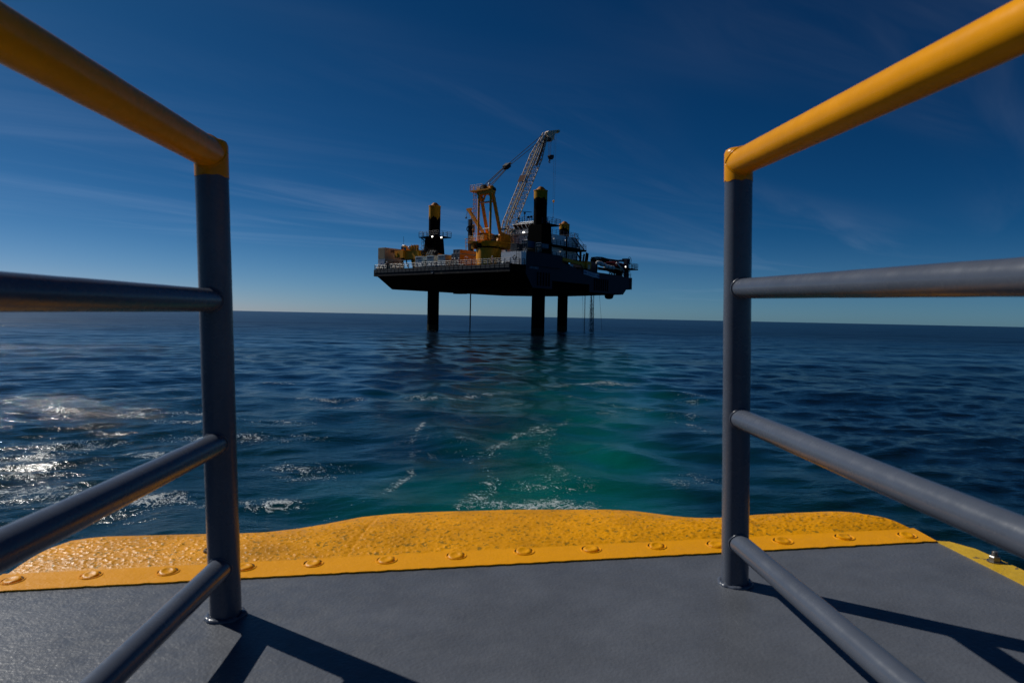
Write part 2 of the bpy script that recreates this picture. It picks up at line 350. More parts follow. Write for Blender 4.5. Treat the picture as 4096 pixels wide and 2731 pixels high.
def sea_mat():
    m = bpy.data.materials.new('sea_water'); m.use_nodes = True; t = m.node_tree; b = t.nodes['Principled BSDF']
    def n(ty, **k):
        q = t.nodes.new(ty)
        for a, v in k.items(): setattr(q, a, v)
        return q
    def lk(a, b_): t.links.new(a, b_)
    def ma(op, a, b_=None, c=None):
        q = n('ShaderNodeMath', operation=op)
        for i, v in enumerate((a, b_, c)):
            if v is None: continue
            if isinstance(v, (int, float)): q.inputs[i].default_value = v
            else: lk(v, q.inputs[i])
        return q.outputs[0]
    def att(s): return n('ShaderNodeAttribute', attribute_name=s).outputs['Fac']
    geo = n('ShaderNodeNewGeometry'); P = geo.outputs['Position']
    def noi(scale, det=3, rough=.55, dist=0, vec=P, mapsc=None, rot=0):
        if mapsc:
            mp = n('ShaderNodeMapping', vector_type='TEXTURE'); mp.inputs['Scale'].default_value = tuple(1/q_ for q_ in mapsc); mp.inputs['Rotation'].default_value = (0, 0, rot); lk(vec, mp.inputs[0]); vec = mp.outputs[0]
        q = n('ShaderNodeTexNoise'); q.inputs['Scale'].default_value = scale; q.inputs['Detail'].default_value = det; q.inputs['Roughness'].default_value = rough; q.inputs['Distortion'].default_value = dist
        lk(vec, q.inputs[0]); return q.outputs[0]
    def rng(v, a, b_, c=0, d=1):
        q = n('ShaderNodeMapRange', interpolation_type='SMOOTHSTEP'); lk(v, q.inputs[0])
        for i, k in enumerate((a, b_, c, d)): q.inputs[i+1].default_value = k
        return q.outputs[0]
    wake, core, calm, foam, belt = att('wake'), att('core'), att('calm'), att('foam'), att('belt')
    # body colour: deep blue-green, turning to aerated turquoise in the wash
    cl = rng(noi(.35, 6, .6, .6), .3, .7, .62, 1.15)
    tq = ma('MULTIPLY', wake, cl)
    mx1 = n('ShaderNodeMix', data_type='RGBA'); lk(ma('MINIMUM', tq, 1.0), mx1.inputs[0]); mx1.inputs[6].default_value = (*SEA_DEEP, 1); mx1.inputs[7].default_value = (*SEA_WAKE, 1)
    mx2 = n('ShaderNodeMix', data_type='RGBA'); lk(ma('MULTIPLY', core, rng(noi(.5, 5, .6, .8), .25, .7, .68, 1.0)), mx2.inputs[0]); lk(mx1.outputs[2], mx2.inputs[6]); mx2.inputs[7].default_value = (*SEA_CORE, 1)
    # lace of foam: thin folded threads, denser where the foam attribute is high
    wv = n('ShaderNodeVectorMath', operation='SCALE'); wn = n('ShaderNodeTexNoise'); wn.inputs['Scale'].default_value = .9; wn.inputs['Detail'].default_value = 3; lk(P, wn.inputs[0])
    lk(wn.outputs['Color'], wv.inputs[0]); wv.inputs['Scale'].default_value = 1.3
    va = n('ShaderNodeVectorMath', operation='ADD'); lk(P, va.inputs[0]); lk(wv.outputs[0], va.inputs[1]); PV = va.outputs[0]
    def ridge(scale, det, sc):
        r_ = noi(scale, det, .6, .2, PV, sc, .3); a_ = ma('ABSOLUTE', ma('SUBTRACT', ma('MULTIPLY', r_, 2), 1)); return ma('SUBTRACT', 1.0, a_)
    r1, r2, r3 = ridge(1.1, 4, (1, .55, 1)), ridge(3.1, 4, (1, .6, 1)), ridge(8.5, 3, (1, .7, 1))
    fine = noi(14, 4, .75, 0, PV, (1, .7, 1)); clump = noi(.8, 4, .6, .3, PV)
    v = ma('ADD', ma('MAXIMUM', ma('MAXIMUM', r1, r2), ma('SUBTRACT', r3, .01)), ma('MULTIPLY', ma('SUBTRACT', fine, .5), .22))
    v = ma('ADD', v, ma('MULTIPLY', ma('SUBTRACT', clump, .5), .22))
    thr = ma('SUBTRACT', 1.032, ma('MULTIPLY', foam, .088))
    fm = rng(ma('SUBTRACT', v, thr), .0, .03)
    th2 = rng(ma('ADD', ma('MULTIPLY', noi(3.2, 6, .75, .4, PV), .9), ma('MULTIPLY', foam, .36)), .93, 1.0)
    fm = ma('MAXIMUM', fm, ma('MULTIPLY', th2, rng(foam, .93, 1.0)))
    fm = ma('MULTIPLY', fm, rng(foam, .12, .4))
    spk = rng(noi(26, 3, .75, 0, P), .42, .62, .25, 1)
    fm = ma('MULTIPLY', fm, spk)
    mx3 = n('ShaderNodeMix', data_type='RGBA'); lk(fm, mx3.inputs[0]); lk(mx2.outputs[2], mx3.inputs[6]); mx3.inputs[7].default_value = (.62, .66, .66, 1)
    lk(mx3.outputs[2], b.inputs['Base Color'])
    lk(ma('ADD', ma('ADD', ma('ADD', ma('MULTIPLY', fm, .5), ma('MULTIPLY', belt, .07)), SEA_ROUGH), ma('MULTIPLY', ma('MULTIPLY', att('unresolved'), ma('SUBTRACT', 1.0, ma('MULTIPLY', calm, .6))), .20)), b.inputs['Roughness'])
    b.inputs['IOR'].default_value = 1.32; b.inputs['Specular IOR Level'].default_value = .5
    # wind ripples; slicks far off; calmer in the wash
    far = rng(noi(1.0, 4, .6, .3, P, (.006, .028, 1), .1), .38, .62, .35, 1.25)
    gust = rng(noi(.06, 4, .6, .5, P, (1, 1.6, 1)), .3, .7, .6, 1.2)
    amp = ma('MULTIPLY', ma('MULTIPLY', far, gust), ma('SUBTRACT', 1.0, ma('MULTIPLY', calm, .62)))
    amp = ma('ADD', ma('MULTIPLY', amp, .8), ma('MULTIPLY', belt, .22))
    h = ma('ADD', ma('MULTIPLY', noi(1.9, 4, .6, .4, P, (.8, 1.5, 1), .25), .11), ma('ADD', ma('MULTIPLY', noi(6, 4, .6, .3, P, (.8, 1.5, 1), -.2), .052), ma('MULTIPLY', noi(24, 3, .6), .0100)))
    bp = n('ShaderNodeBump'); bp.inputs['Distance'].default_value = SEA_BUMP; bp.inputs['Strength'].default_value = 1; lk(ma('ADD', ma('MULTIPLY', h, amp), ma('MULTIPLY', fm, .004)), bp.inputs['Height'])
    lk(bp.outputs[0], b.inputs['Normal'])
    return m
sea.data.materials.append(sea_mat())

# ------------------------------------------------------------------ the crew boat underfoot: deck, fender, guard rails
def paint_mat(name, col, rough, bump_mm, bscale, var, big=None, chips=None, spec=.5):
    m = bpy.data.materials.new(name); m.use_nodes = True; t = m.node_tree; b = t.nodes['Principled BSDF']
    tc_ = t.nodes.new('ShaderNodeNewGeometry'); lk = t.links.new; P = tc_.outputs['Position']
    def noi(sc, det, ro=.6):
        q = t.nodes.new('ShaderNodeTexNoise'); q.inputs['Scale'].default_value = sc; q.inputs['Detail'].default_value = det; q.inputs['Roughness'].default_value = ro; lk(P, q.inputs[0]); return q.outputs[0]
    def rng(v, a, b_, c, d):
        q = t.nodes.new('ShaderNodeMapRange'); lk(v, q.inputs[0])
        for i, k in enumerate((a, b_, c, d)): q.inputs[i+1].default_value = k
        return q.outputs[0]
    mu = t.nodes.new('ShaderNodeMix'); mu.data_type = 'RGBA'; mu.blend_type = 'MULTIPLY'; mu.inputs[0].default_value = 1; mu.inputs[6].default_value = (*col, 1)
    lk(rng(noi(6, 8, .7), .3, .7, 1-var, 1+var*.4), mu.inputs[7]); last = mu.outputs[2]
    if chips:
        ccol, th_, sc = chips
        f = rng(noi(sc, 5, .7), th_, th_+.03, 0, 1); m2 = t.nodes.new('ShaderNodeMix'); m2.data_type = 'RGBA'; lk(f, m2.inputs[0]); lk(last, m2.inputs[6]); m2.inputs[7].default_value = (*ccol, 1); last = m2.outputs[2]
    lk(last, b.inputs['Base Color']); b.inputs['Specular IOR Level'].default_value = spec
    lk(rng(noi(30, 4), .3, .7, rough*.8, rough*1.25), b.inputs['Roughness'])
    b1 = t.nodes.new('ShaderNodeBump'); b1.inputs['Distance'].default_value = bump_mm*.001; lk(noi(bscale, 3, .5), b1.inputs['Height'])
    if big:
        b2 = t.nodes.new('ShaderNodeBump'); b2.inputs['Distance'].default_value = big[0]*.001; lk(noi(big[1], 5, .6), b2.inputs['Height']); lk(b1.outputs[0], b2.inputs['Normal']); lk(b2.outputs[0], b.inputs['Normal'])
    else: lk(b1.outputs[0], b.inputs['Normal'])
    MATS[name] = m; return m
GREY = paint_mat('grey_deck_paint', DECK_GREY, .36, 1.3, 140, .24, (.6, 26), ((.03, .032, .035), .72, 19), spec=.30)
GREYR = paint_mat('grey_rail_paint', RAIL_GREY, .26, .10, 130, .16, (.5, 14), ((.12, .045, .03), .735, 30), spec=.38)
YEL = paint_mat('yellow_fender_paint', FEND_YEL, .38, 1.1, 230, .36, (1.0, 90), ((.30, .16, .01), .57, 55), spec=.18)
YELR = paint_mat('yellow_rail_paint', RAIL_YEL, .26, .10, 110, .16, (.5, 14), ((.2, .08, .01), .74, 30), spec=.16)
STRIPM = paint_mat('yellow_strip_paint', FEND_YEL, .38, .9, 170, .08, (1.6, 45), None, spec=.15)
PALEY = paint_mat('worn_pale_yellow_paint', (.66, .40, .02), .4, .6, 120, .3, (2.4, 50), ((.14, .10, .05), .62, 30))
STEEL = paint_mat('weathered_steel', (.20, .19, .17), .35, .6, 200, .3, None, ((.12, .06, .03), .56, 60))
HULLM = paint_mat('grey_boat_hull', (.10, .11, .12), .4, .5, 60, .2)
STEEL.node_tree.nodes['Principled BSDF'].inputs['Metallic'].default_value = .7
def bput(o): o.matrix_world = BOAT @ o.matrix_world; return o
def edge_y(x): return 1.6585+.1203*x          # where the grey paint stops
def yin(x): return 1.7590+.1190*x             # where the rubber begins
deckpts = [(-1.24, -6.0), (1.16, -6.0), (1.150, 1.50), (1.128, edge_y(1.128)+.04), (-1.24, edge_y(-1.24)+.04)]
mb = MB(); mb.prism([Vector((x, y, -.012)) for x, y in deckpts], [Vector((x, y, 0)) for x, y in deckpts])
deck = bput(mb.build('deck', GREY)); deck['kind'] = 'structure'
hb_ = MB(); lo = [(-.95, -6, -3.6), (.9, -6, -3.6), (.9, 1.35, -3.6), (-.95, 1.2, -3.6)]; hi = [(-1.235, -6, -.013), (1.155, -6, -.013), (1.125, 1.80, -.013), (-1.235, 1.52, -.013)]
hb_.hexa(lo, hi); boat_hull = bput(hb_.build('boat_hull', HULLM)); boat_hull['kind'] = 'structure'
# fender
fender = thing('rubber_fender', 'thick yellow painted rubber fender with flaking paint along the grey deck edge', 'fender', (0, 1.9, 0), BOAT)
XO = [-1.222, -1.20, -1.15, -.92, -.79, -.70, -.62, -.55, -.465, -.37, -.25, 0, .30, .37, .43, .49, .56, .64, .73, .85, .98, 1.03, 1.05]
YO = [1.895, 1.915, 1.930, 1.943, 1.946, 1.957, 1.988, 2.030, 2.090, 2.120, 2.136, 2.152, 2.145, 2.130, 2.100, 2.070, 2.052, 2.056, 2.080, 2.096, 2.108, 2.100, 2.085]
def fender_mesh():
    na, ntop, nround = 760, 120, 26
    A = np.linspace(0, 1, na); prof = []
    xs = A[None, :]; rows = []
    for j in range(ntop+nround+4):
        t = min(j/ntop, 1.0); X = -1.224+(1.118-.070*t+1.224)*A
        yo = np.interp(X, XO, YO); k = np.ones(15)/15; yo = np.convolve(np.pad(yo, 7, 'edge'), k, 'valid')
        yi = yin(X); Y = yi+(yo-.055-yi)*t
        Zv = .004+.010*np.sin(math.pi*min(t*1.0, 1))+0*X
        # dished in the middle third, as the rubber has sagged between its bolts
        if j > ntop:
            a = min((j-ntop)/nround, 1)*math.pi/2; Y = yo-.055+.055*math.sin(a); Zv = .004-.055*(1-math.cos(a))+0*X
        if j > ntop+nround: Zv = Zv-.09*(j-ntop-nround)
        rows.append(np.stack([X, Y, Zv], -1))
    G = np.array(rows); nrw = G.shape[0]
    # flakes and crusts of old paint, thickest away from the outer edge
    for j in range(4, ntop-2):
        t = j/ntop
        for i in range(2, na-2):
            x, y = G[j, i, 0], G[j, i, 1]
            dens = .12+.16*noise.noise((x*2.1, y*4.0, 1.0))-(.30*max(0, (t-.62)/.38) if abs(x+.05) < .62 else .12*max(0, (t-.75)/.25))-.05*max(0, .12-t)/.12
            c = noise.noise((x*85, y*110, 3.0))+.55*noise.noise((x*190, y*230, 9.0))
            e = max(0.0, min(1.0, (c-(.34-dens*1.4))*5.5))
            G[j, i, 2] += .0018*e+.0006*noise.noise((x*200, y*200, 0))
            # moulding seams across the fender
    for xs_, w in ((-.42, .006), (.69, .005)):
        d = np.abs(G[:ntop, :, 0]-xs_-.05*(G[:ntop, :, 1]-1.9)); G[:ntop, :, 2] -= .0016*np.exp(-(d/w)**2)
    vs = G.reshape(-1, 3); n = na
    q = (np.arange(nrw-1)[:, None]*n+np.arange(n-1)[None, :]).ravel(); faces = np.stack([q, q+1, q+n+1, q+n], -1)
    # end walls
    ev = []; ef = []; base = len(vs)
    for col, flip in ((0, 0), (n-1, 1)):
        lowv = G[:, col].copy(); lowv[:, 2] = -.36; s0 = base+len(ev); ev += [tuple(p) for p in lowv]
        for j in range(nrw-1):
            a, b_, c, d = j*n+col, (j+1)*n+col, s0+j+1, s0+j; ef.append((a, b_, c, d) if not flip else (a, d, c, b_))
    me = bpy.data.meshes.new('rubber_body'); me.from_pydata([tuple(p-np.array([0, 1.9, 0])) for p in vs]+[(p[0], p[1]-1.9, p[2]) for p in ev], [], [tuple(f) for f in faces.tolist()]+ef)
    me.polygons.foreach_set('use_smooth', [True]*len(me.polygons)); me.set_sharp_from_angle(angle=math.radians(60)); me.materials.append(YEL); me.update(); return me
fo_ = bpy.data.objects.new('rubber_body', fender_mesh()); COL.objects.link(fo_); fo_.parent = fender; ORG[fo_.name] = ORG[fender.name]
sb = MB(); lo = []; hi = []
n_ = 260
e1 = [(x, edge_y(x)+.0035*noise.noise((x*38, 0, 0))+.002*noise.noise((x*150, 2, 0))) for x in np.linspace(-1.236, 1.128, n_)]
e2 = [(x, yin(x)+.006) for x in np.linspace(1.128, -1.236, n_)]
vs_ = [Vector((x, y, .0042)) for x, y in e1]+[Vector((x, y, .0042)) for x, y in reversed(e2)]
vb_ = [v-Vector((0, 0, .0035)) for v in vs_]
sb.add(vs_+vb_, [(i, i+1, n_+i+1, n_+i) for i in range(n_-1)]+[(2*n_+i, 2*n_+i+1, i+1, i) for i in range(n_-1)])
sb.build('bolt_strip', STRIPM, fender)
GAP_SHADE = mat('painted_gap_shade', (.05, .025, .006), .7, var=.3, vs=40, spec=.1); a_cr = math.radians(60)
BX_ = [(-1.184, 1.575), (-1.016, 1.602), (-.84, 1.62), (-.663, 1.644), (-.502, 1.666), (-.323, 1.685), (-.15, 1.711), (.024, 1.738), (.199, 1.75), (.374, 1.768), (.534, 1.777), (.719, 1.80), (.896, 1.826), (1.072, 1.836)]
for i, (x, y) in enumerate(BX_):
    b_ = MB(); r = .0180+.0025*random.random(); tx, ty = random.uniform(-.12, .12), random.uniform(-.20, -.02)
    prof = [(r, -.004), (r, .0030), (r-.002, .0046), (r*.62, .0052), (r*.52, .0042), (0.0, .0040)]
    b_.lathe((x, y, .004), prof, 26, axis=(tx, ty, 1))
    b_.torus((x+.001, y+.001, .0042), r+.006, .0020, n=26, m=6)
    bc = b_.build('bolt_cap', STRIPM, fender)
    MB().torus((x, y, .0050), r+.0030, .0017+.0008*random.random(), n=18, m=5, a0=a_cr-1.1-random.random()*.5, a1=a_cr+1.0+random.random()*.5).build('gap_shade_arc', GAP_SHADE, bc)  # dark arc beside the cap: shade of the gap put into its colour
for x, y in ((-.79, 1.74), (.64, 1.905)):     # sunk plug holes further out
    b_ = MB(); b_.torus((x, y, .014), .013, .004, n=18, m=6); b_.lathe((x, y, .011), [(.011, 0), (.011, .002), (0, .002)], 16); b_.build('plug', mat('dark_plug', (.09, .05, .01), .6), fender)
# worn strip and bolt on the starboard edge of the deck
ed = thing('deck_edge_strip', 'worn pale yellow strip bolted along the right edge of the grey deck', 'edge strip', (1.17, 1.5, 0), BOAT)
pi_ = [(1.130, 1.796), (1.140, 1.66), (1.150, 1.50), (1.158, 1.0), (1.16, -6)]; po = [(1.160, 1.79), (1.192, 1.735), (1.208, 1.60), (1.212, 1.0), (1.214, -6)]
for a in range(4):
    q = MB(); p0, p1, p2, p3 = pi_[a], pi_[a+1], po[a+1], po[a]
    z0 = .0035
    q.prism([Vector((*p, -.02)) for p in (p1, p2, p3, p0)], [Vector((*p, z0)) for p in (p1, p2, p3, p0)])
    if a == 0: Q = q
    else: Q.add(q.v, q.f)
Q.build('strip_plate', PALEY, ed)
for x, y in ((1.178, 1.645),):
    q = MB(); q.lathe((x, y, .003), [(.017, 0), (.017, .003), (.0, .003)], 20); q.lathe((x, y, .006), [(.013, 0), (.013, .011), (.011, .013), (.007, .013)], 6); q.lathe((x, y, .016), [(.0065, 0), (.0065, .012), (.0055, .0135), (0, .0135)], 14)
    q.build('bolt', STEEL, ed)
# guard rails of the stern gate
def gate_rail(base, rail_dir, joints, top, cut, rp, rr_, rt_, label):
    bx_, by_ = base; g = thing('gate_rail', label, 'guard rail', (bx_, by_, 0), BOAT, 'rails on either side of the stern gate')
    d = -Vector(rail_dir).normalized(); n = 48
    side = 1 if bx_ > 0 else -1
    def wobtube(p, q, r, nn=48, seg=60, amp=.0004, seed=0):
        p, q = Vector(p), Vector(q); k = (q-p).normalized(); a = k.orthogonal().normalized(); b = k.cross(a); vs = []; fs = []
        for s in range(seg+1):
            c = p.lerp(q, s/seg)
            for i in range(nn):
                an = 2*math.pi*i/nn; e = a*math.cos(an)+b*math.sin(an); w = noise.noise((c+e*r)*14+Vector((seed, 0, 0)))*amp+noise.noise((c+e*r)*60)*amp*.4
                vs.append(c+e*(r+w))
        for s in range(seg):
            for i in range(nn): fs.append((s*nn+i, s*nn+(i+1) % nn, (s+1)*nn+(i+1) % nn, (s+1)*nn+i))
        fs.append(tuple(range(nn-1, -1, -1))); fs.append(tuple(seg*nn+i for i in range(nn)))
        return MB().add(vs, fs)
    wobtube((bx_, by_, 0), (bx_, by_, cut), rp).build('post', GREYR, g, ang=50)
    cp = MB(); prof = [(rp+.0007, cut-.002), (rp+.0008, top-.010), (rp-.002, top-.003), (rp-.007, top), (rp-.012, top+.0008), (0, top+.0012)]
    cp.lathe((bx_, by_, 0), prof, 48)
    for i_ in range(48): cp.v[i_].z += .0045*noise.noise((i_*.33, bx_, 2))+.002*noise.noise((i_*1.1, bx_, 5))
    cp.build('post_cap', YELR, g, ang=40)
    for k, h in enumerate(joints):
        p = Vector((bx_, by_, h)); q = p+d*(2.9 if k < 3 else 2.9)
        r = rr_ if k < 3 else rt_
        wobtube(p+d*.004, q, r, seg=120, seed=k*5+bx_).build('rail' if k < 3 else 'top_rail', GREYR if k < 3 else YELR, g, ang=50)
        # weld bead round each joint
        w = MB(); a0 = d.orthogonal().normalized(); b0 = d.cross(a0); m_ = 40; rows = []
        for i in range(m_):
            an = 2*math.pi*i/m_; e = a0*math.cos(an)+b0*math.sin(an); lat = abs(e.dot(Vector((d.y, -d.x, 0)).normalized()))*r
            off = math.sqrt(max(rp*rp-lat*lat, 0)); rows.append((p+e*(r+.0005)+d*off, e))
        vs = []; fs = []
        for i, (c, e) in enumerate(rows):
            s_ = .0026*(1+.25*noise.noise((i*.35, k, bx_)))
            for j in range(6):
                u = 2*math.pi*j/6; vs.append(c+(e*math.cos(u)+d*math.sin(u))*s_)
        for i in range(m_):
            for j in range(6): fs.append((i*6+j, ((i+1) % m_)*6+j, ((i+1) % m_)*6+(j+1) % 6, i*6+(j+1) % 6))
        w.add(vs, fs).build('weld_bead', GREYR if k < 3 else YELR, g, ang=80)
    w = MB(); vs = []; fs = []; m_ = 64
    for i in range(m_):
        an = 2*math.pi*i/m_; e = Vector((math.cos(an), math.sin(an), 0)); s_ = .0058*(1+.55*noise.noise((i*.22, 3, bx_))+.25*noise.noise((i*.7, 9, bx_)))
        for j in range(7):
            u = math.pi*j/6-.2; vs.append(Vector((bx_, by_, .0005))+e*(rp+.0035)+(e*math.cos(u)*1.15+Vector((0, 0, 1))*math.sin(u))*s_)
    for i in range(m_):
        for j in range(6): fs.append((i*7+j, ((i+1) % m_)*7+j, ((i+1) % m_)*7+j+1, i*7+j+1))
    w.add(vs, fs).build('weld_collar', GREYR, g, ang=80)
    # the post at the other end of the rail, behind the photographer
    e = Vector((bx_, by_, 0))+d*2.9
    MB().tube((e.x, e.y, 0), (e.x, e.y, cut), rp, n=32).build('post', GREYR, g)
    return g
gate_rail((.5062, 1.5389), (-.0830, .9965, .0084), (.100, .383, .674, .952), .984, .914, .0300, .0222, .0300, 'right-hand gate rail, sunlit grey pipes under a bright yellow top rail')
gate_rail((-.6050, 1.3946), (-.0395, .9992, -.0079), (.107, .365, .656, .950), .978, .906, .0318, .0232, .0312, 'left-hand gate rail in shade, dark grey pipes under a brown-yellow top rail')
# ------------------------------------------------------------------ the lift boat
NAVY = mat('navy_hull_paint', (.006, .011, .030), .6, spec=.25, var=.25, vs=.5, bump=.01, bs=3)
BLACKS = mat('black_steel', (.003, .003, .0035), .8, var=.3, vs=.6, spec=.02)
FASC = mat('weathered_black_fascia', (.014, .014, .016), .7, spec=.2, var=.3, vs=.7, rust=.55, stain=(.10, .085, .06))
RUBP = mat('rubbing_panel_rubber', (.045, .05, .055), .6, var=.35, vs=.8, rust=.3, stain=(.13, .12, .10))
WHITE = mat('white_house_paint', (.84, .86, .88), .5, var=.10, vs=.5, rust=.12, stain=(.25, .2, .16))
SIDEW = mat('white_side_paint', (.50, .56, .62), .45, var=.12, vs=.5)
RAILM = mat('railing_steel', (.28, .28, .27), .4, var=.15)
RAILB = mat('dark_blue_railing', (.012, .02, .045), .5, spec=.3)
LACE = mat('shaded_lacing_steel', (.28, .21, .15), .6, spec=.2)  # lattice tan darkened: shade on the lacing put into its colour
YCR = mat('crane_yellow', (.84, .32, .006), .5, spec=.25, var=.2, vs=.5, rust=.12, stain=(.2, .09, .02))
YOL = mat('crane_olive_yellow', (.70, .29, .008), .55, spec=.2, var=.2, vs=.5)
ORC = mat('orange_container_paint', (.48, .21, .008), .5, var=.15, vs=.6)
LEGY = mat('leg_yellow_paint', (.46, .22, .01), .65, spec=.1, var=.25, vs=.8, rust=.25, stain=(.12, .06, .02))
CREAM = mat('cream_container_paint', (.56, .43, .27), .5, var=.12, vs=.6, rust=.15)
CWHITE = mat('white_container_paint', (.52, .60, .62), .5, var=.1, vs=.7, rust=.1)
CBLUEW = mat('bluish_white_container', (.42, .50, .60), .5, var=.1, vs=.7)
GREYC = mat('grey_container_paint', (.17, .18, .19), .55, var=.2)
LATT = mat('lattice_tan_paint', (.74, .57, .40), .6, spec=.15, var=.2, vs=.8, rust=.2, stain=(.2, .08, .03))
WALK = mat('galvanised_walkway', (.12, .11, .10), .8, var=.2, spec=.03)
BROWN = mat('brown_board', (.06, .022, .012), .8, var=.2, spec=.1)
ROPE = mat('wire_rope', (.03, .03, .035), .5)
GLASSD = mat('dark_window_glass', (.006, .008, .012), .12, var=0, spec=.6)
GLASST = mat('teal_window_glass', (.015, .06, .08), .1, var=0, spec=.6)
PANB = mat('blue_panel_paint', (.02, .07, .14), .45)
REDM = mat('red_paint', (.42, .03, .03), .45, var=.15)
DRED = mat('dark_red_boat', (.09, .004, .004), .6, var=.1, spec=.15)
OTUBE = mat('lifebuoy_orange', (.65, .12, .03), .5)
INK = mat('dark_lettering', (.012, .014, .02), .6, var=0)
WINK = mat('pale_lettering', (.30, .34, .42), .6, var=0)
BINK = mat('blue_print', (.02, .06, .22), .6, var=0)
HELM = mat('white_hard_hat', (.75, .75, .75), .35, var=.02)
SKIN = mat('skin', (.35, .2, .14), .5, var=.05)
COVR = mat('dark_red_workwear', (.16, .018, .016), .8, var=.15, vs=8)
COVD = mat('dark_workwear', (.035, .015, .018), .8, var=.15, vs=8)
RED2 = mat('bright_red_workwear', (.40, .025, .02), .8, var=.15, vs=8)
LAMP = lampmat('lit_floodlight', (1, .96, .88), 4)
LAMPS = lampmat('small_lit_lamp', (1, .93, .8), 1.2)
WTANK = mat('white_canister', (.66, .68, .68), .35, var=.08)
BLUET = mat('blue_tarpaulin', (.03, .09, .25), .6)
MACH = mat('machinery_dark', (.018, .017, .017), .6, var=.4, vs=2, spec=.3)
def rect(mb, X0, Y0, X1, Y1, y, d):
    a, b = Z(X0, Y1, y=y), Z(X1, Y0, y=y); return mb.box((a.x, y, a.z), (b.x, y+d, b.z))
def R(X0, Y0, X1, Y1, y, d, name, mt, parent, label=None):
    return rect(MB(), X0, Y0, X1, Y1, y, d).build(name, mt, parent, label)

ship = thing('lift_boat', 'large dark blue lift boat jacked up on three round black legs above the sea', 'lift boat', (-22, 28, 0))
top = [(-1.07, 0, 0), (0, 3.83, 0), (-1.97, 50.8, 0), (-24.97, 59.3, 0), (-35.6, 59.7, 0), (-44.8, 53.6, 0), (-44.8, 1.9, 0)]
mid = [(-1.07, .15, -1.6), (0, 3.83, -1.75), (-1.97, 50.8, -3.0), (-24.97, 59.3, -3.0), (-35.6, 59.7, -3.0), (-44.8, 53.6, -3), (-44.8, 2.05, -1.6)]
lbx = Z(258, 1367, x=-44.3)
mid2 = [(-1.07, .9, -1.6), (-.05, 3.83, -1.75), (-2.2, 47.9, -3.0), (-24.6, 57.0, -3.0), (-35.3, 57.4, -3.0), (-44.5, 52.0, -3), (-44.8, 3.0, -1.62)]
bot = [(-1.6, 5.6, -4.5), (-.4, 6.3, -4.55), (-2.3, 46.0, -4.5), (-24.4, 55.6, -4.5), (-35, 56.0, -4.5), (-44.3, 50.4, -4.5), (-44.3, lbx.y, -4.5)]
mb = MB(); V = [Vector(p) for p in top+mid+mid2+bot]
fs = [tuple(range(7)), tuple(range(27, 20, -1))]
for k in (0, 7, 14):
    for i in range(7):
        if i == 1: continue
        fs.append((k+i, k+7+i, k+7+(i+1) % 7, k+(i+1) % 7))
mb.add(V, fs); mb.build('hull', BLACKS, ship)
# starboard side plating with the dark recess round the leg well
def sidex(y): return -1.97*(y-3.83)/46.97
yr0, yr1 = 13.6, 29.2
pl = MB()
def spanel(ya, yb, za0, zb0, za1, zb1, off=0):
    pl.add([(sidex(ya)+off, ya, za0), (sidex(yb)+off, yb, zb0), (sidex(yb)+off, yb, zb1), (sidex(ya)+off, ya, za1)], [(0, 1, 2, 3)])
spanel(3.83, 6.3, -1.75, -4.55, 0, 0); spanel(6.3, yr0, -4.55, -4.53, 0, 0)
spanel(yr0, yr1, -2.75, -2.75, 0, 0); spanel(yr1, 46.0, -4.52, -4.5, 0, 0); spanel(46.0, 47.9, -4.5, -3.0, 0, 0); spanel(47.9, 50.8, -3.0, -3.0, 0, 0)
pl.build('side_plating', NAVY, ship)
rc = MB(); xi = -2.6
rc.add([(sidex(yr0), yr0, -4.53), (xi, yr0+.6, -4.53), (xi, yr0+.6, -2.75), (sidex(yr0), yr0, -2.75), (sidex(yr1), yr1, -4.53), (xi, yr1-.6, -4.53), (xi, yr1-.6, -2.75), (sidex(yr1), yr1, -2.75)], [(0, 1, 2, 3), (4, 7, 6, 5), (1, 5, 6, 2), (3, 2, 6, 7)])
rc.build('leg_recess', BLACKS, ship)
fc = MB(); fc.hexa([(-44.86, 1.86, -1.58), (-1.03, -.04, -1.58), (-1.03, .1, -1.58), (-44.86, 2.0, -1.58)], [(-44.86, 1.84, .02), (-1.03, -.06, .02), (-1.03, .1, .02), (-44.86, 2.0, .02)])
fc.build('bow_fascia', FASC, ship)
# the flaking lower band and the two rows of rubbing panels along the bow
fr = lambda t, z, o=0: Vector((-44.8+43.73*t, 1.84-1.90*t-o, z))
NP = 33; pm = None
for r_ in range(2):
    for i in range(NP):
        t0 = (i+.08)/NP; a, b = fr(t0, -.34-.40*r_, .0), fr((i+.92)/NP, -.06-.40*r_, 0)
        if pm is None:
            q = MB(); q.hexa([a+Vector((0, -.07, 0)), Vector((b.x, b.y-.07, a.z)), Vector((b.x, b.y, a.z)), a], [Vector((a.x, a.y-.07, b.z)), b+Vector((0, -.07, 0)), b, Vector((a.x, a.y, b.z))])
            pm = q.build('rubbing_panel', RUBP, ship); pa = a.copy()
        else: dup_part(pm, a-pa, ship)
mk = MB(); c = fr(.478, -1.02, .03); mk.torus(c, .30, .035, axis=(0, 1, 0), n=18, m=4); mk.box(c-Vector((.40, .02, .03)), c+Vector((.40, .02, .03))); mk.build('load_mark', WINK, ship)
for y0, n in ((8.0, 5), (31.5, 7)):
    for i in range(n):
        y = y0+i*1.05; x = sidex(y); MB().box((x+.02, y, -4.0), (x+.16, y+.16, -1.2)).build('rub_bar', BLACKS, ship)
lettering('L/B ROBERT', .62, (.03, 6.55, -.48), (sidex(10)-sidex(4)-.0, 6, 0), (0, 0, 1), WINK, ship, bold=.006)
for i in range(7): lettering(str(20-2*i), .16, (.02, 8.2, -1.5-.32*i), (0, 1, 0), (0, 0, 1), WINK, ship, name='draft_mark')
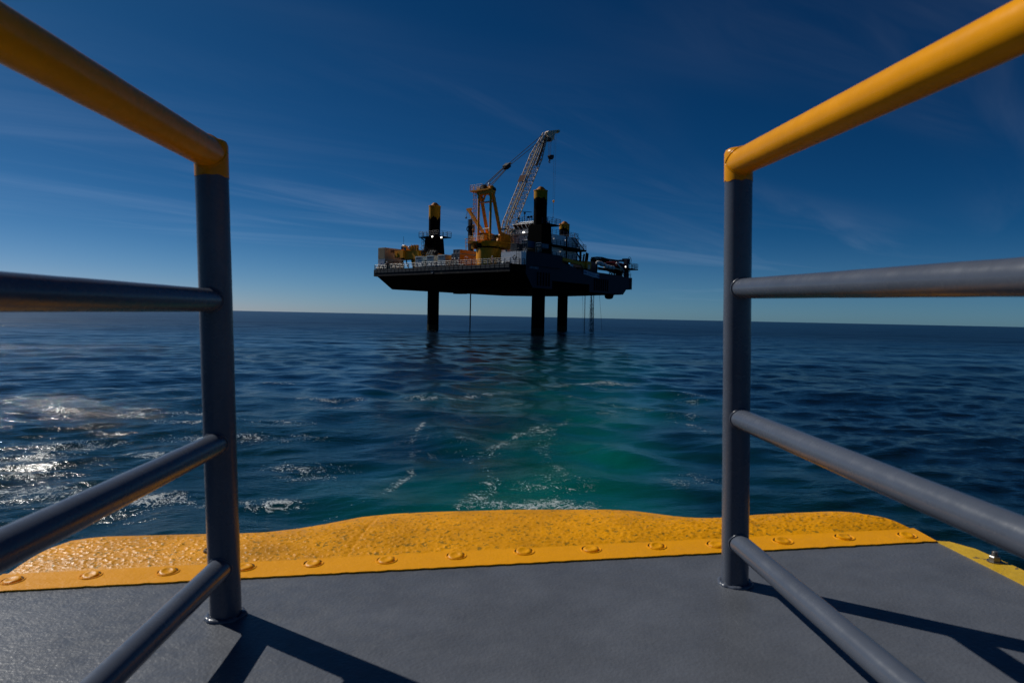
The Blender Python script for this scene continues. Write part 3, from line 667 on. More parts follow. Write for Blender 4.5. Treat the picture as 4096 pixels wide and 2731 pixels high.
# bulges and pads below the hull
c1 = Z(1310, 1418, x=-12); c2 = Z(2004, 1410, x=-3)
for c_, w in ((Vector((-12, c1.y, -4.5)), 1.05), (Vector((-3.4, 42.0, -4.5)), 1.15)):
    MB().lathe(c_, [(w*1.25, .1), (w*1.22, -.15), (w*.98, -.3), (w*.92, -.75), (w*.7, -1.1), (w*.3, -1.22), (0, -1.24)], 24).build('thruster_pod', BLACKS, ship)
for p in ((-40, 27, 1.6), (-34, 33, 1.2), (-14, 38, 1.5), (-30, 44, 1.1)):
    MB().box((p[0]-p[2], p[1]-1, -4.85), (p[0]+p[2], p[1]+1, -4.45)).build('hull_pad', BLACKS, ship)
# legs
def leg(x, y, ztop, top_y, tw0, tw1, tz, lab):
    L_ = MB(); r = 1.43; L_.lathe((x, y, 0), [(r, -23), (r, -4.5), (r, ztop)], 40); lg = L_.build('leg', BLACKS, ship, lab)
    n = 72; vs = []; fs = []
    for i in range(n+1):
        a = 2*math.pi*i/n; e = Vector((math.cos(a), math.sin(a), 0)); w = noise.noise((e.x*2+x, e.y*2, 3))*.9+noise.noise((e.x*7, e.y*7+x, 1))*.45
        dark = max(0, -math.sin(a)*.5+math.cos(a)*.3); lo_ = ztop-top_y-w+dark*1.8*(1 if x > -10 else .3)
        lo_ = min(lo_, ztop-.5)
        for q in range(5): vs.append(Vector((x, y, lo_+(ztop+.02-lo_)*q/4))+e*(r+.02))
    for i in range(n):
        for q in range(4): fs.append((i*5+q, (i+1)*5+q, (i+1)*5+q+1, i*5+q+1))
    MB().add(vs, fs).build('yellow_band', LEGY, lg)
    MB().lathe((x, y, ztop), [(r+.10, -.12), (r+.10, .02), (r-.02, .03)], 40).build('rim', YCR, lg)
    MB().lathe((x, y, 0), [(r+.012, -15.5), (r+.015, -12.9)], 40).build('tide_band', mat('tide_stain', (.022, .024, .014), .8, var=.6, vs=3, spec=.1), lg)
    cp = MB(); cp.lathe((x, y, ztop), [(r*.80, 0), (r*.78, .08), (r*.32, .74), (r*.26, .82), (0, .83)], 8)
    for i in range(4):
        a = i*math.pi/2+.5; e = Vector((math.cos(a), math.sin(a), 0)); cp.beam(Vector((x, y, ztop+.05))+e*r*.82, Vector((x, y, ztop+.8))+e*r*.28, .12)
    cp.build('leg_cap', mat('rusty_orange_cap', (.36, .13, .01), .6, spec=.15, rust=.3), lg)
    # jacking tower round the leg
    t = MB(); h0, h1 = tw0, tw1
    t.hexa([(x-h0, y-h0, -.02), (x+h0, y-h0, -.02), (x+h0, y+h0, -.02), (x-h0, y+h0, -.02)], [(x-h1, y-h1, tz), (x+h1, y-h1, tz), (x+h1, y+h1, tz), (x-h1, y+h1, tz)])
    tw = t.build('jacking_tower', BLACKS, ship)
    return lg, tw
leg(-37.7, 14.9, 16.4, 3.2, 2.15, 1.6, 8.5, 'far left round leg with yellow top and orange cap')
leg(-3.1, 12.4, 16.4, 2.6, 2.05, 1.72, 9.0, 'nearest round leg, yellow paint flaking over black')
leg(-25.5, 53.7, 15.6, 1.6, 2.2, 1.7, 4.5, 'farthest round leg behind the white house')
def platform(x0, x1, y0, y1, z, nm='leg_platform', rail=True, mt=BLACKS, rm=RAILB, sides='lrfb'):
    p = MB().box((x0, y0, z), (x1, y1, z+.22)).build(nm, mt, ship)
    pts = [(x0, y0, z+.2), (x1, y0, z+.2), (x1, y1, z+.2), (x0, y1, z+.2), (x0, y0, z+.2)]
    if rail: railing(pts, rm, p, 1.25, 3, 1.5, .035)
    return p
platform(-41.0, -34.1, 12.8, 17.2, 8.55)
for s in (-1, 1):
    MB().beam((-37.7+s*1.6, 13.4, 7.6), (-37.7+s*3.1, 13.4, 8.55), .16).build('bracket', BLACKS, ship)
platform(-3.2, -.35, 11.4, 16.0, 9.05)
ladder((-40.45, 14.2, 0), (-40.45, 14.2, 8.6), (1, 0, 0), .5, RAILB, ship, cage=True, out=(-1, -.4, 0), name='tower_ladder')
for X, Y, y in ((580, 938, 13.1), (653, 944, 13.1)):
    q = Z(X, Y, y=12.7); MB().box((q.x-.2, 12.66, q.z-.15), (q.x+.2, 12.8, q.z+.15)).build('floodlight', LAMP, ship)
    MB().box((q.x-.3, 12.81, q.z-.25), (q.x+.3, 13.05, q.z+.25)).build('floodlight_housing', BLACKS, ship)
MB().box((-37.4, 12.25, 2.9), (-35.9, 12.32, 2.98)).box((-37.4, 12.25, 4.4), (-35.9, 12.32, 4.48)).box((-37.4, 12.25, 2.9), (-37.32, 12.32, 4.48)).box((-35.98, 12.25, 2.9), (-35.9, 12.32, 4.48)).box((-37.3, 12.3, 3.1), (-36.0, 12.6, 3.16)).build('hatch_frame', RAILM, ship)
# bow railing
for a, b in ((0, .25), (.25, .5), (.5, .75), (.75, 1)):
    railing([fr(a, 0, -.25), fr(b, 0, -.25)], RAILM, ship, 1.15, 3, 1.55, .04, pr=.075)
railing([(-1.2, .25, 0), (-.25, 3.7, 0)], RAILB, ship, 1.15, 3, 1.2, .04, pr=.075)
railing([(-44.6, 2.1, 0), (-44.6, 6.5, 0)], RAILM, ship, 1.15, 3, 1.2, .04)
railing([(-2.2, 47.2, 0), (-2.2, 50.5, 0), (-8, 52.5, 0)], RAILB, ship, 1.15, 3, 1.2, .04)
# the forward house on the starboard bow: white front, navy side
fh = MB().box((-6.6, 3.86, 0), (-.03, 16.5, 2.75)).build('deck_house', WHITE, ship)
MB().hexa([(-.025, 3.84, -.02), (.02, 3.84, -.02), (.0, 16.6, -.02), (-.025, 16.6, -.02)], [(-.025, 3.84, 2.78), (.02, 3.84, 2.78), (.0, 16.6, 2.78), (-.025, 16.6, 2.78)]).build('side_screen', NAVY, ship)
MB().hexa([(-.5, 10.9, -.02), (-.42, 10.9, -.02), (-1.0, 24, -.02), (-1.1, 24, -.02)], [(-.5, 10.9, 2.3), (-.42, 10.9, 2.3), (-1.0, 24, .55), (-1.1, 24, .55)]).build('bulwark', NAVY, ship)
MB().hexa([(-1.1, 24, -.02), (-.98, 24, -.02), (-1.9, 46, -.02), (-2.0, 46, -.02)], [(-1.1, 24, .35), (-.98, 24, .35), (-1.9, 46, .22), (-2.0, 46, .22)]).build('bulwark', NAVY, ship)
p0, p1 = Z(1269, 1135, y=3.7), Z(1269, 1020, y=3.7)
ladder((p0.x, 3.7, 0), (p1.x, 3.7, 3.9), (1, 0, 0), .62, RAILB, ship, name='wall_ladder', step=.5)
# cooling units and hydraulic packs standing on the forward house
def pack(X0, Y0, X1, Y1, y, d, X2, name='hydraulic_pack'):
    a, b = Z(X0, Y1, y=y), Z(X1, Y0, y=y); zb = 2.76
    g = MB().box((a.x, y, zb+(b.z-zb)*.42), (b.x, y+d, b.z)).build(name, MACH, ship)
    for i in range(4):
        xx = a.x+(b.x-a.x)*i/3; MB().tube((xx, y-.06, zb), (xx, y-.06, b.z+.1), .05, n=6).build('stanchion', RAILM, g)
    for zz in (b.z+.08, b.z-.42): MB().tube((a.x, y-.08, zz), (b.x, y-.08, zz), .07, n=6).build('header_pipe', WTANK, g)
    MB().tube(((a.x+b.x)/2, y-.1, zb), ((a.x+b.x)/2, y-.1, zb+.9), .07, n=6).tube(((a.x+b.x)/2, y-.1, zb+.9), ((a.x+b.x)/2+.5, y-.1, zb+1.3), .07, n=6).build('bent_pipe', RAILM, g)
    MB().torus(((a.x+b.x)/2, y-.05, (b.z+zb)/2+.7), .42, .05, axis=(0, 1, 0), n=18, m=5).build('fan_ring', RAILB, g)
    MB().box((b.x+.02, y+.1, zb+(b.z-zb)*.5), (b.x+.12, y+2.4, b.z-.05)).build('side_panel', PANB, g)
    return g
pack(1300, 968, 1346, 1042, 8.0, 2.2, 1385); pack(1415, 990, 1458, 1058, 7.0, 2.2, 1492)
a, b = Z(1212, 1042, y=4.6), Z(1262, 992, y=4.6)
g = MB().box((a.x, 4.6, 2.76), (b.x, 6.6, b.z)).build('air_cooler', MACH, ship)
for i in range(5):
    zz = 2.9+(b.z-2.9)*i/4; MB().box((a.x-.03, 4.52, zz-.05), (b.x+.03, 4.6, zz+.05)).build('slat', GREYC, g)
# accommodation block
ac = MB().box((-15.4, 13.3, 2.7), (-6.1, 31.6, 5.55)).build('accommodation', WHITE, ship)
au = MB().box((-12.6, 13.1, 5.56), (-6.0, 31.8, 8.35)).build('upper_house', WHITE, ship)
bs_ = MB().box((-12.4, 13.0, 8.36), (-5.6, 19.5, 9.05)).build('bridge_base', WHITE, ship)
railing([(-6.1, 19.6, 8.35), (-6.1, 31.6, 8.35), (-12.4, 31.6, 8.35)], RAILB, ship, 1.1, 3, 1.5, .035)
railing([(-15.2, 13.4, 5.55), (-12.7, 13.4, 5.55)], RAILB, ship, 1.1, 3, 1.2, .035)
# the bridge: outward-raked windows below, sloping skylights above
bx0, bx1 = -10.55, -4.6
br = MB().prism([Vector((bx0+.5, 12.95, 8.5)), Vector((bx1, 12.95, 8.5)), Vector((bx1, 17, 8.5)), Vector((bx0+.5, 17, 8.5))], [Vector((bx0, 12.1, 9.62)), Vector((bx1, 12.1, 9.62)), Vector((bx1, 17, 9.62)), Vector((bx0, 17, 9.62))])
br = br.build('bridge', WHITE, ship)
MB().prism([Vector((bx0-.06, 12.0, 9.63)), Vector((bx1, 12.0, 9.63)), Vector((bx1, 17.1, 9.63)), Vector((bx0-.06, 17.1, 9.63))], [Vector((bx0+.75, 13.3, 10.28)), Vector((bx1, 13.3, 10.28)), Vector((bx1, 17, 10.28)), Vector((bx0+.75, 17, 10.28))]).build('roof', WHITE, br)
def onface(p00, p10, p01, p11, u, v):
    p00, p10, p01, p11 = map(Vector, (p00, p10, p01, p11)); return (p00*(1-u)+p10*u)*(1-v)+(p01*(1-u)+p11*u)*v
def panes(c00, c10, c01, c11, n, v0, v1, name, mt, parent, mu=.12, off=(0, -.03, 0)):
    o = Vector(off)
    for i in range(n):
        a, b = (i+mu)/n, (i+1-mu)/n; q = [onface(c00, c10, c01, c11, u, v)+o for u, v in ((a, v0), (b, v0), (b, v1), (a, v1))]
        MB().prism([k-o*.8 for k in q], q).build(name, mt, parent)
panes((bx0+.5, 12.95, 8.5), (bx1, 12.95, 8.5), (bx0, 12.1, 9.62), (bx1, 12.1, 9.62), 5, .10, .93, 'window', GLASSD, br, .10, (0, -.03, -.02))
panes((bx0-.06, 12.0, 9.63), (bx1, 12.0, 9.63), (bx0+.75, 13.3, 10.28), (bx1, 13.3, 10.28), 5, .16, .62, 'skylight', GLASSD, br, .12, (0, -.02, .03))
for X0, Y0, X1, Y1, mt in ((1206, 884, 1224, 911, GLASST), (1232, 881, 1252, 908, GLASST), (1200, 946, 1212, 968, GLASST), (1346, 934, 1358, 958, GLASST)):
    a, b = Z(X0, Y1, y=12.98), Z(X1, Y0, y=12.98); MB().box((a.x, 12.95, a.z), (b.x, 13.02, b.z)).build('window', mt, au)
a, b = Z(1170, 1056, y=13.2), Z(1182, 1035, y=13.2); MB().box((a.x, 13.2, a.z), (b.x, 13.32, b.z)).build('window', GLASSD, ac)
q = Z(1241, 937, y=13.0); lettering('IMO 9646003', .42, (q.x, 13.05, q.z), (1, 0, 0), (0, 0, 1), INK, au, bold=.008)
q0, q1 = Z(1205, 985, y=11.6), Z(1300, 970, y=11.6)
railing([(-12.2, 12.0, 5.4), (-6.6, 12.0, 5.4)], RAILB, ship, 1.15, 3, 1.8, .035)
railing([(-12.2, 12.4, 7.7), (-6.2, 12.4, 7.7)], RAILB, ship, 1.1, 3, 1.6, .035)
MB().box((-12.3, 12.0, 7.56), (-6.0, 13.05, 7.69)).build('walkway', WHITE, ship)
for X in (1222, 1248): MB().tube((Z(X, 900, y=11.9).x, 11.9, 2.8), (Z(X, 900, y=11.9).x, 11.9, 8.6), .07, n=6).build('stanchion', RAILB, ship)
q = Z(1315, 903, y=11.8); MB().box((q.x-.2, 11.75, q.z-.14), (q.x+.2, 11.9, q.z+.16)).build('floodlight', LAMP, ship)
MB().tube((q.x, 11.9, q.z-.1), (q.x-.1, 12.4, q.z-1.1), .05, n=6).build('lamp_arm', RAILB, ship)
railing([(-10.0, 13.3, 10.28), (-4.7, 13.3, 10.28), (-4.7, 17, 10.28)], RAILB, ship, 1.1, 3, 1.4, .035)
ms = MB(); q = Z(1323, 820, y=14.5); q2 = Z(1323, 742, y=14.5); ms.tube((q.x, 14.5, 10.2), (q.x, 14.5, q2.z), .08, n=8); ms.lathe((q.x, 14.5, q2.z-.45), [(.1, 0), (.26, .1), (.26, .4), (.1, .45)], 14)
ms = ms.build('radar_mast', RAILB, ship); a, b = Z(1276, 733, y=14.5), Z(1377, 741, y=14.5); MB().beam((a.x, 14.4, a.z), (b.x, 14.6, b.z), .14, .12).build('radar_scanner', BLACKS, ms)
for X, Y in ((1361, 783), (1283, 795), (1383, 780)):
    q = Z(X, Y, y=13.6); g = MB().tube((q.x, 13.6, 10.2), (q.x, 13.6, q.z), .06, n=6).build('light_post', RAILB, ship)
    MB().lathe((q.x, 13.4, q.z), [(.05, -.2), (.24, -.1), (.26, .15), (0, .16)], 12, axis=(.3, -1, 0)).build('searchlight', BLACKS, g)
    for k in range(3): MB().ell((q.x, 13.6, 10.5+k*.35), .12, .12, .12, 8, 5).build('insulator', RAILM, g)
# starboard galleries, stair and struts down the house side
for z_, y1_ in ((5.5, Z(1765, 1030, x=-4).y), (2.75, 31.0)):
    MB().box((-6.0, 15.2, z_), (-3.9, y1_, z_+.16)).build('gallery', BLACKS, ship)
    railing([(-4.0, 15.3, z_+.14), (-4.0, y1_, z_+.14), (-6.0, y1_, z_+.14)], RAILB, ship, 1.15, 3, 1.5, .035)
gy = Z(1822, 1048, x=-3.7).y
MB().box((-8.5, 25.5, 5.1), (-3.7, gy, 5.49)).build('gallery_canopy', BLACKS, ship)
railing([(-3.8, Z(1765, 1030, x=-4).y, 5.5), (-3.8, gy-.1, 5.5), (-8.4, gy-.1, 5.5)], RAILB, ship, 1.15, 3, 1.2, .035)
MB().tube((-3.7, 23.4, 2.2), (-3.7, 23.4, 7.9), .17, n=10).build('post', BLACKS, ship)
MB().beam((-4.6, gy-1.2, 5.1), (-4.6, gy-1.2, 2.6), .4).beam((-4.6, gy-1.4, 3.4), (-4.6, gy-3.2, 5.1), .22).build('strut', BLACKS, ship)
st0, st1 = Vector((-5.5, 28.6, 8.35)), Vector((-5.5, 33.0, 5.66))
for i in range(12):
    c = st0.lerp(st1, (i+.5)/12); MB().box((-6.0, c.y-.14, c.z-.03), (-5.05, c.y+.14, c.z+.03)).build('tread', RAILB, ship)
MB().beam(st0+Vector((-.5, 0, -.1)), st1+Vector((-.5, 0, -.1)), .06, .22).beam(st0+Vector((.48, 0, -.1)), st1+Vector((.48, 0, -.1)), .06, .22).tube(st0+Vector((.48, 0, 1.0)), st1+Vector((.48, 0, 1.0)), .04, n=6).build('stair_stringer', RAILB, ship)
for y, z_ in ((19, 7.9), (21.4, 7.3), (24, 4.6), (26, 7.4)): MB().ell((-5.85, y, z_), .07, .07, .07, 8, 5).build('bulkhead_lamp', LAMPS, ship)
for y in (18.2, 25.2): MB().box((-5.99, y, 5.7), (-5.93, y+.85, 7.6)).build('door', SIDEW, au)
MB().lathe((-5.2, 17.8, 9.1), [(.3, 0), (.85, .3), (.85, 1.0), (.45, 1.5), (0, 1.65)], 18).build('antenna_dome', WTANK, ship)
# machinery space aft of the house: blue box with exhausts
eb = MB().box((-9.5, 33.5, 0), (-4.2, 37.6, 3.0)).build('engine_casing', NAVY, ship)
for i, (X0, Y0, X1, Y1) in enumerate(((1795, 1112, 1803, 1078), (1812, 1110, 1823, 1068), (1826, 1112, 1833, 1074))):
    p, q = Z(X0, Y0, x=-5.0), Z(X1, Y1, x=-5.0); MB().tube((-5, p.y, 2.9), q, .22, n=10).build('exhaust_pipe', BLACKS, ship)
for i in range(9):
    y = 17+i*1.9; z_ = .5+.5*random.random(); MB().box((-5-random.random(), y, 0), (-2.2-random.random()*.8, y+1.3, z_+.5)).build('deck_machinery', MACH, ship)
q = MB(); p = Z(1700, 1195, x=-1.2); q.box((-1.3, p.y-.6, .05), (-1.15, p.y+.6, 1.35))
for k in range(4): q.box((-1.14, p.y-.5, .15+.3*k), (-1.08, p.y+.5, .2+.3*k))
q.build('louvre', CWHITE, ship)
# rest frame and trusses near the stern
tr = MB(); ys = [40+1.2*i for i in range(9)]
for a, b in zip(ys, ys[1:]): tr.beam((-2.3, a, .2), (-2.3, b, 1.5), .1).beam((-2.3, a, 1.5), (-2.3, b, .2), .1).beam((-2.3, a, .2), (-2.3, a, 1.5), .1)
tr.box((-6, 39.5, 1.5), (-2.1, 50, 1.75)); tr.build('boat_cradle', BLACKS, ship)
MB().box((-3.6, 49.3, 0), (-2.7, 50.2, 4.7)).build('crane_rest', NAVY, ship)
MB().box((-4.4, 46.6, 0), (-3.2, 47.8, 1.7)).build('cradle_post', BLACKS, ship)
pf = MB().box((-5.0, 49.6, 2.1), (-1.5, 53.0, 2.35)).build('boarding_platform', BLACKS, ship); railing([(-5, 49.6, 2.35), (-1.6, 49.6, 2.35), (-1.6, 53, 2.35), (-5, 53, 2.35)], RAILB, pf, 1.3, 4, .9, .035)
q = Z(2137, 1183, x=-2.4); MB().box((-2.62, q.y-.25, q.z-.22), (-2.45, q.y+.25, q.z+.25)).build('floodlight', LAMP, ship)
for k in range(2):
    s_ = MB(); 
    for i in range(7): s_.box((-1.92, 49.3+.0*i+k*.7, -2.6+.34*i), (-1.82, 49.85+k*.7, -2.48+.34*i))
    s_.build('tyre_rack', BLACKS, ship)
# ------------------------------------------------------------------ main crane
xc, yc = -12.3, 6.5
cr = thing('pedestal_crane', 'big yellow pedestal crane with raised tan lattice boom on the lift boat deck', 'crane', (xc, yc, 0))
MB().lathe((xc, yc, 0), [(2.75, -.02), (2.75, 3.75), (2.62, 3.8), (2.62, 3.95)], 56).build('pedestal', YCR, cr)
MB().lathe((xc, yc, 3.96), [(2.45, 0), (2.45, .35)], 48).build('slew_ring', BLACKS, cr)
MB().lathe((xc, yc, 4.32), [(2.6, 0), (3.0, .75)], 40).build('slew_frame', YCR, cr)
md = MB().prism([Vector(p) for p in ((-15.9, 3.6, 5.08), (-11.4, 3.6, 5.08), (-9.0, 5.0, 5.08), (-8.9, 10.8, 5.08), (-10.4, 12.2, 5.08), (-15.5, 10.5, 5.08))], [Vector(p) for p in ((-15.9, 3.6, 5.4), (-11.4, 3.6, 5.4), (-9.0, 5.0, 5.4), (-8.9, 10.8, 5.4), (-10.4, 12.2, 5.4), (-15.5, 10.5, 5.4))]).build('machinery_deck', YCR, cr)
railing([(-15.8, 9, 5.4), (-15.8, 3.7, 5.4), (-11.4, 3.7, 5.4)], LATT, cr, 1.1, 3, 1.6, .04)
railing([(-11.4, 3.7, 5.4), (-9.1, 5.05, 5.4), (-9.0, 10.8, 5.4)], YOL, cr, 1.1, 3, 1.6, .04)
for x0, x1, y0, y1, z0, z1 in ((-15.4, -14.6, 4.2, 8, 3.9, 5.06), (-10.2, -9.4, 6, 10.6, 4.2, 5.06), (-14.2, -10.6, 9.6, 11.4, 4.1, 5.06)):
    MB().box((x0, y0, z0), (x1, y1, z1)).build('deck_bracket', YCR, cr)
MB().box((-13.3, 3.62, 4.3), (-12.1, 4.2, 5.06)).build('ventilator', BLACKS, cr)
cb = MB().box((-14.6, 5.3, 5.42), (-12.9, 7.6, 7.4)).build('cab', YCR, cr)
MB().box((-14.0, 5.24, 5.8), (-13.0, 5.29, 7.2)).build('window', GLASSD, cb); MB().box((-12.89, 5.6, 6.0), (-12.84, 7.2, 7.2)).build('window', GLASSD, cb)
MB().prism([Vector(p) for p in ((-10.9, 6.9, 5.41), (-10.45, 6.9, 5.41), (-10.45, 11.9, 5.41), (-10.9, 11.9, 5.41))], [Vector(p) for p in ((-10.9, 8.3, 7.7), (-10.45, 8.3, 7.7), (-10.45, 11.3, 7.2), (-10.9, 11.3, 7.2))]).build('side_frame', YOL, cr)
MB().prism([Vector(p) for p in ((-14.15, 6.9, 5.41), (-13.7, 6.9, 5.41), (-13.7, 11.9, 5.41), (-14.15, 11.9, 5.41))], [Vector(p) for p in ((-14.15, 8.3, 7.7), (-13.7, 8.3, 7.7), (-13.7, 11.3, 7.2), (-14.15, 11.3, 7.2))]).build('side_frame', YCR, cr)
for y, r in ((8.2, .75), (9.9, .65)):
    MB().tube((-13.6, y, 6.4), (-11.0, y, 6.4), r, n=20).build('winch_drum', MACH, cr)
MB().box((-12.7, 4.1, 5.42), (-11.6, 5.1, 6.7)).build('control_box', YCR, cr)
MB().box((-10.3, 4.9, 5.42), (-9.9, 5.5, 6.5)).build('blue_drum', PANB, cr)
rl, rr2 = xc-1.68, xc+1.68; zt = 16.1
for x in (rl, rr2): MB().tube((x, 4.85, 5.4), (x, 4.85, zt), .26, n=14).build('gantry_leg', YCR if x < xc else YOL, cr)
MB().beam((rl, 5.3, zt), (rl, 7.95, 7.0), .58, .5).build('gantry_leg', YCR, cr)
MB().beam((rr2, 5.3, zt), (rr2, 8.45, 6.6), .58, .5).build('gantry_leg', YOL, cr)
for z_, y in ((13.7, 4.85), (8.0, 4.85)): MB().tube((rl, y, z_), (rr2+.1, y, z_+.05), .15, n=10).build('gantry_tie', LATT, cr)
MB().beam((rl, 5.9, 13.9), (rr2, 5.9, 13.9), .34).beam((rl+.1, 6, 14), (xc, 5.4, zt), .3).beam((rr2-.1, 6, 14), (xc, 5.4, zt), .3).build('gantry_brace', YCR, cr)
MB().tube((rr2+.2, 8.3, 8.2), (rr2+1.3, 8.5, 8.25), .16, n=8).build('stop_bar', BLACKS, cr)
gp = MB().box((-15.9, 4.0, zt), (-10.5, 6.3, zt+.28)).build('gantry_platform', YCR, cr)
railing([(-12.4, 4.05, zt+.25), (-15.85, 4.05, zt+.25), (-15.85, 6.2, zt+.25), (-13, 6.2, zt+.25)], LATT, gp, 1.15, 3, 1.3, .035)
MB().box((rl-.3, 4.5, zt-.7), (rr2+.3, 6.0, zt)).build('head_beam', YCR, cr)
MB().tube((-12.0, 5.5, zt+.5), (-10.7, 5.5, zt+.5), .6, n=24).build('sheave', YOL, cr)
for x in (-11.0, -10.6): MB().tube((x, 5.9, zt+.25), (x+.14, 5.9, zt+.25), .48, n=24).build('sheave', MACH, cr)
MB().box((-13.2, 4.4, zt+.28), (-12.2, 5.3, zt+1.3)).build('rope_guard', MACH, cr); MB().ell((-11.2, 4.9, zt+1.25), .3, .3, .35, 12, 7).build('lamp', WTANK, cr)
MB().box((-14.3, 4.5, zt+.28), (-13.6, 5.2, zt+.9)).build('junction_box', LATT, cr)
ladder((-15.0, 5.0, 5.4), (-15.0, 5.0, zt+.2), (0, 1, 0), .45, ORC, cr, cage=True, out=(-1, 0, 0), name='gantry_ladder')
for i in range(9):
    z_ = 7.5+i; MB().box((rr2+.02, 4.6+(zt-z_)*.31+.9, z_), (rr2+.34, 4.75+(zt-z_)*.31+.9, z_+.12)).build('step', BLACKS, cr)
# lattice boom
p0 = Z(1150, 959, x=xc); p1 = Z(1493, 110, x=xc); bd = (p1-p0).normalized(); bn = Vector((0, bd.z, -bd.y)); BL = (p1-p0).length; ex = Vector((1, 0, 0))
def bw(t):       # half width across, half depth
    w = np.interp(t, [0, 4.2, BL-7, BL], [.95, 1.0, 1.0, .42]); d = np.interp(t, [0, 4.2, BL-7, BL], [.25, 1.05, 1.05, .42]); return float(w), float(d)
def bp(t, sx, sn): w, d = bw(t); return p0+bd*t+ex*(sx*w)+bn*(sn*d)
st = [0, 4.2, BL-7, BL]
for sx in (-1, 1):
    for sn in (-1, 1):
        MB().pipe([bp(t, sx, sn) for t in st], .12, 10).build('boom_chord', LATT, cr)
lc = MB(); ts = list(np.linspace(.3, BL-1.0, 24))
for i, (a, b) in enumerate(zip(ts, ts[1:])):
    for sn in (-1, 1):
        lc.tube(bp(a, -1, sn), bp(a, 1, sn), .05, n=5)
        lc.tube(bp(a, -1 if i % 2 else 1, sn), bp(b, 1 if i % 2 else -1, sn), .04, n=5)
    for sx in (-1, 1):
        lc.tube(bp(a, sx, -1), bp(a, sx, 1), .055, n=5)
        lc.tube(bp(a, sx, -1), bp(b, sx, 1), .045, n=5); lc.tube(bp(a, sx, 1), bp(b, sx, -1), .045, n=5)
lc.build('boom_lacing', LACE, cr, kind='stuff')
for t in (4.2, 10.5, 17, BL-7): 
    j = MB()
    for sx in (-1, 1):
        for sn in (-1, 1): j.ell(bp(t, sx, sn), .19, .19, .19, 8, 5)
    j.build('chord_joint', LATT, cr)
w_ = MB(); a_ = 1.0
for ta, tb_ in ((1.0, 4.2), (4.2, BL-7), (BL-7, BL-1.0)):
    w_.prism([bp(ta, .12, -1)-bn*.16, bp(ta, .76, -1)-bn*.16, bp(tb_, .76, -1)-bn*.16, bp(tb_, .12, -1)-bn*.16], [bp(ta, .12, -1)-bn*.24, bp(ta, .76, -1)-bn*.24, bp(tb_, .76, -1)-bn*.24, bp(tb_, .12, -1)-bn*.24])
w_.build('boom_walkway', WALK, cr)
w_ = MB()
w_.pipe([bp(t_, .9, -1)-bn*.55 for t_ in (1.0, 4.2, BL-7, BL-2)], .045, 6)
w_.build('boom_handrail', LATT, cr)
tb = 14.9
MB().prism([bp(tb, -1.15, -1)-bn*.3, bp(tb, .72, -1)-bn*.3, bp(tb+1.9, .72, -1)-bn*.3, bp(tb+1.9, -1.15, -1)-bn*.3], [bp(tb, -1.15, -1)-bn*.38, bp(tb, .72, -1)-bn*.38, bp(tb+1.9, .72, -1)-bn*.38, bp(tb+1.9, -1.15, -1)-bn*.38]).build('sign_board', BROWN, cr)
lw = MB(); lw.box((xc-.2, 0, 0), (xc-.1, .01, .01)) if False else None
MB().pipe([bp(BL-9, .4, .6), bp(BL-5, .3, .7), bp(BL-.6, .2, .6)], .32, 8).build('boom_hoist_guard', MACH, cr)
e0, e1, e2 = Z(1490, 100, x=xc), Z(1583, 88, x=xc), Z(1583, 108, x=xc)
hdm = MB(); pts = [Z(X, Y, x=xc-.42) for X, Y in ((1481, 104), (1496, 92), (1580, 83), (1588, 96), (1582, 106), (1546, 116), (1538, 158), (1519, 178), (1500, 150))]
hdm.prism(pts, [p+ex*.84 for p in pts]); hdm.build('boom_head', LATT, cr)
MB().tube(Z(1516, 160, x=xc)-ex*.5, Z(1516, 160, x=xc)+ex*.5, .45, n=20).build('head_sheave', MACH, cr)
MB().tube(Z(1578, 98, x=xc)-ex*.47, Z(1578, 98, x=xc)+ex*.47, .33, n=20).build('head_sheave', YOL, cr)
g0 = Vector((xc, 5.3, zt+1.2)); blk = Z(1181, 372, x=xc); hd = Z(1489, 112, x=xc)
for dx, dz in ((-.35, .0), (.35, 0)):
    MB().pipe([g0+ex*dx+Vector((0, -.4, 0)), blk+ex*dx*.5+Vector((0, -.2, .15))], .085, 6).build('luffing_rope', ROPE, cr)
    MB().pipe([g0+ex*dx+Vector((0, .75, -.25)), blk+ex*dx*.5+Vector((0, .2, -.25))], .085, 6).build('luffing_rope', ROPE, cr)
for dx in (-.5, .5): MB().pipe([blk+ex*dx+Vector((0, .5, .3)), hd+ex*dx+Vector((0, 0, .1 if dx < 0 else -.45))], .075, 6).build('pendant', ROPE, cr)
rd = (hd-blk).normalized()
MB().beam(blk-rd*.75, blk+rd*.65, 1.2, .95).build('bridle_block', MACH, cr); MB().beam(blk+rd*.65, blk+rd*1.5, .5, .3).build('bridle_link', MACH, cr)
# main block
hb0 = Z(1526, 165, x=xc); hb1 = Z(1524, 297, x=xc)
hk = thing('hook_block', 'heavy dark hook block with round hook hanging from the boom head', 'hook block', hb1)
for dx in (-.30, .05, .32): MB().tube((xc+dx*1.3, hb1.y, hb0.z), (xc+dx, hb1.y, hb1.z), .035, n=5).build('fall_rope', ROPE, hk)
pts = [Z(X, Y, x=xc-.3) for X, Y in ((1506, 290), (1520, 282), (1544, 284), (1540, 312), (1530, 322), (1518, 320), (1512, 304))]
MB().prism(pts, [p+ex*.6 for p in pts]).build('block_body', MACH, hk)
hq = Z(1524, 335, x=xc); MB().torus(hq, .24, .12, axis=(1, 0, 0), n=18, m=7, a0=-.3, a1=5.2).tube(hq+Vector((0, 0, .2)), hq+Vector((0, 0, .55)), .1, n=8).build('hook', MACH, hk)
a0 = Z(1564, 112, x=xc); a1 = Z(1557, 646, x=xc); a2 = Z(1553, 780, x=xc)
hb_2 = thing('auxiliary_hook', 'small overhaul ball and hook on two long thin ropes under the boom tip', 'hook', a1)
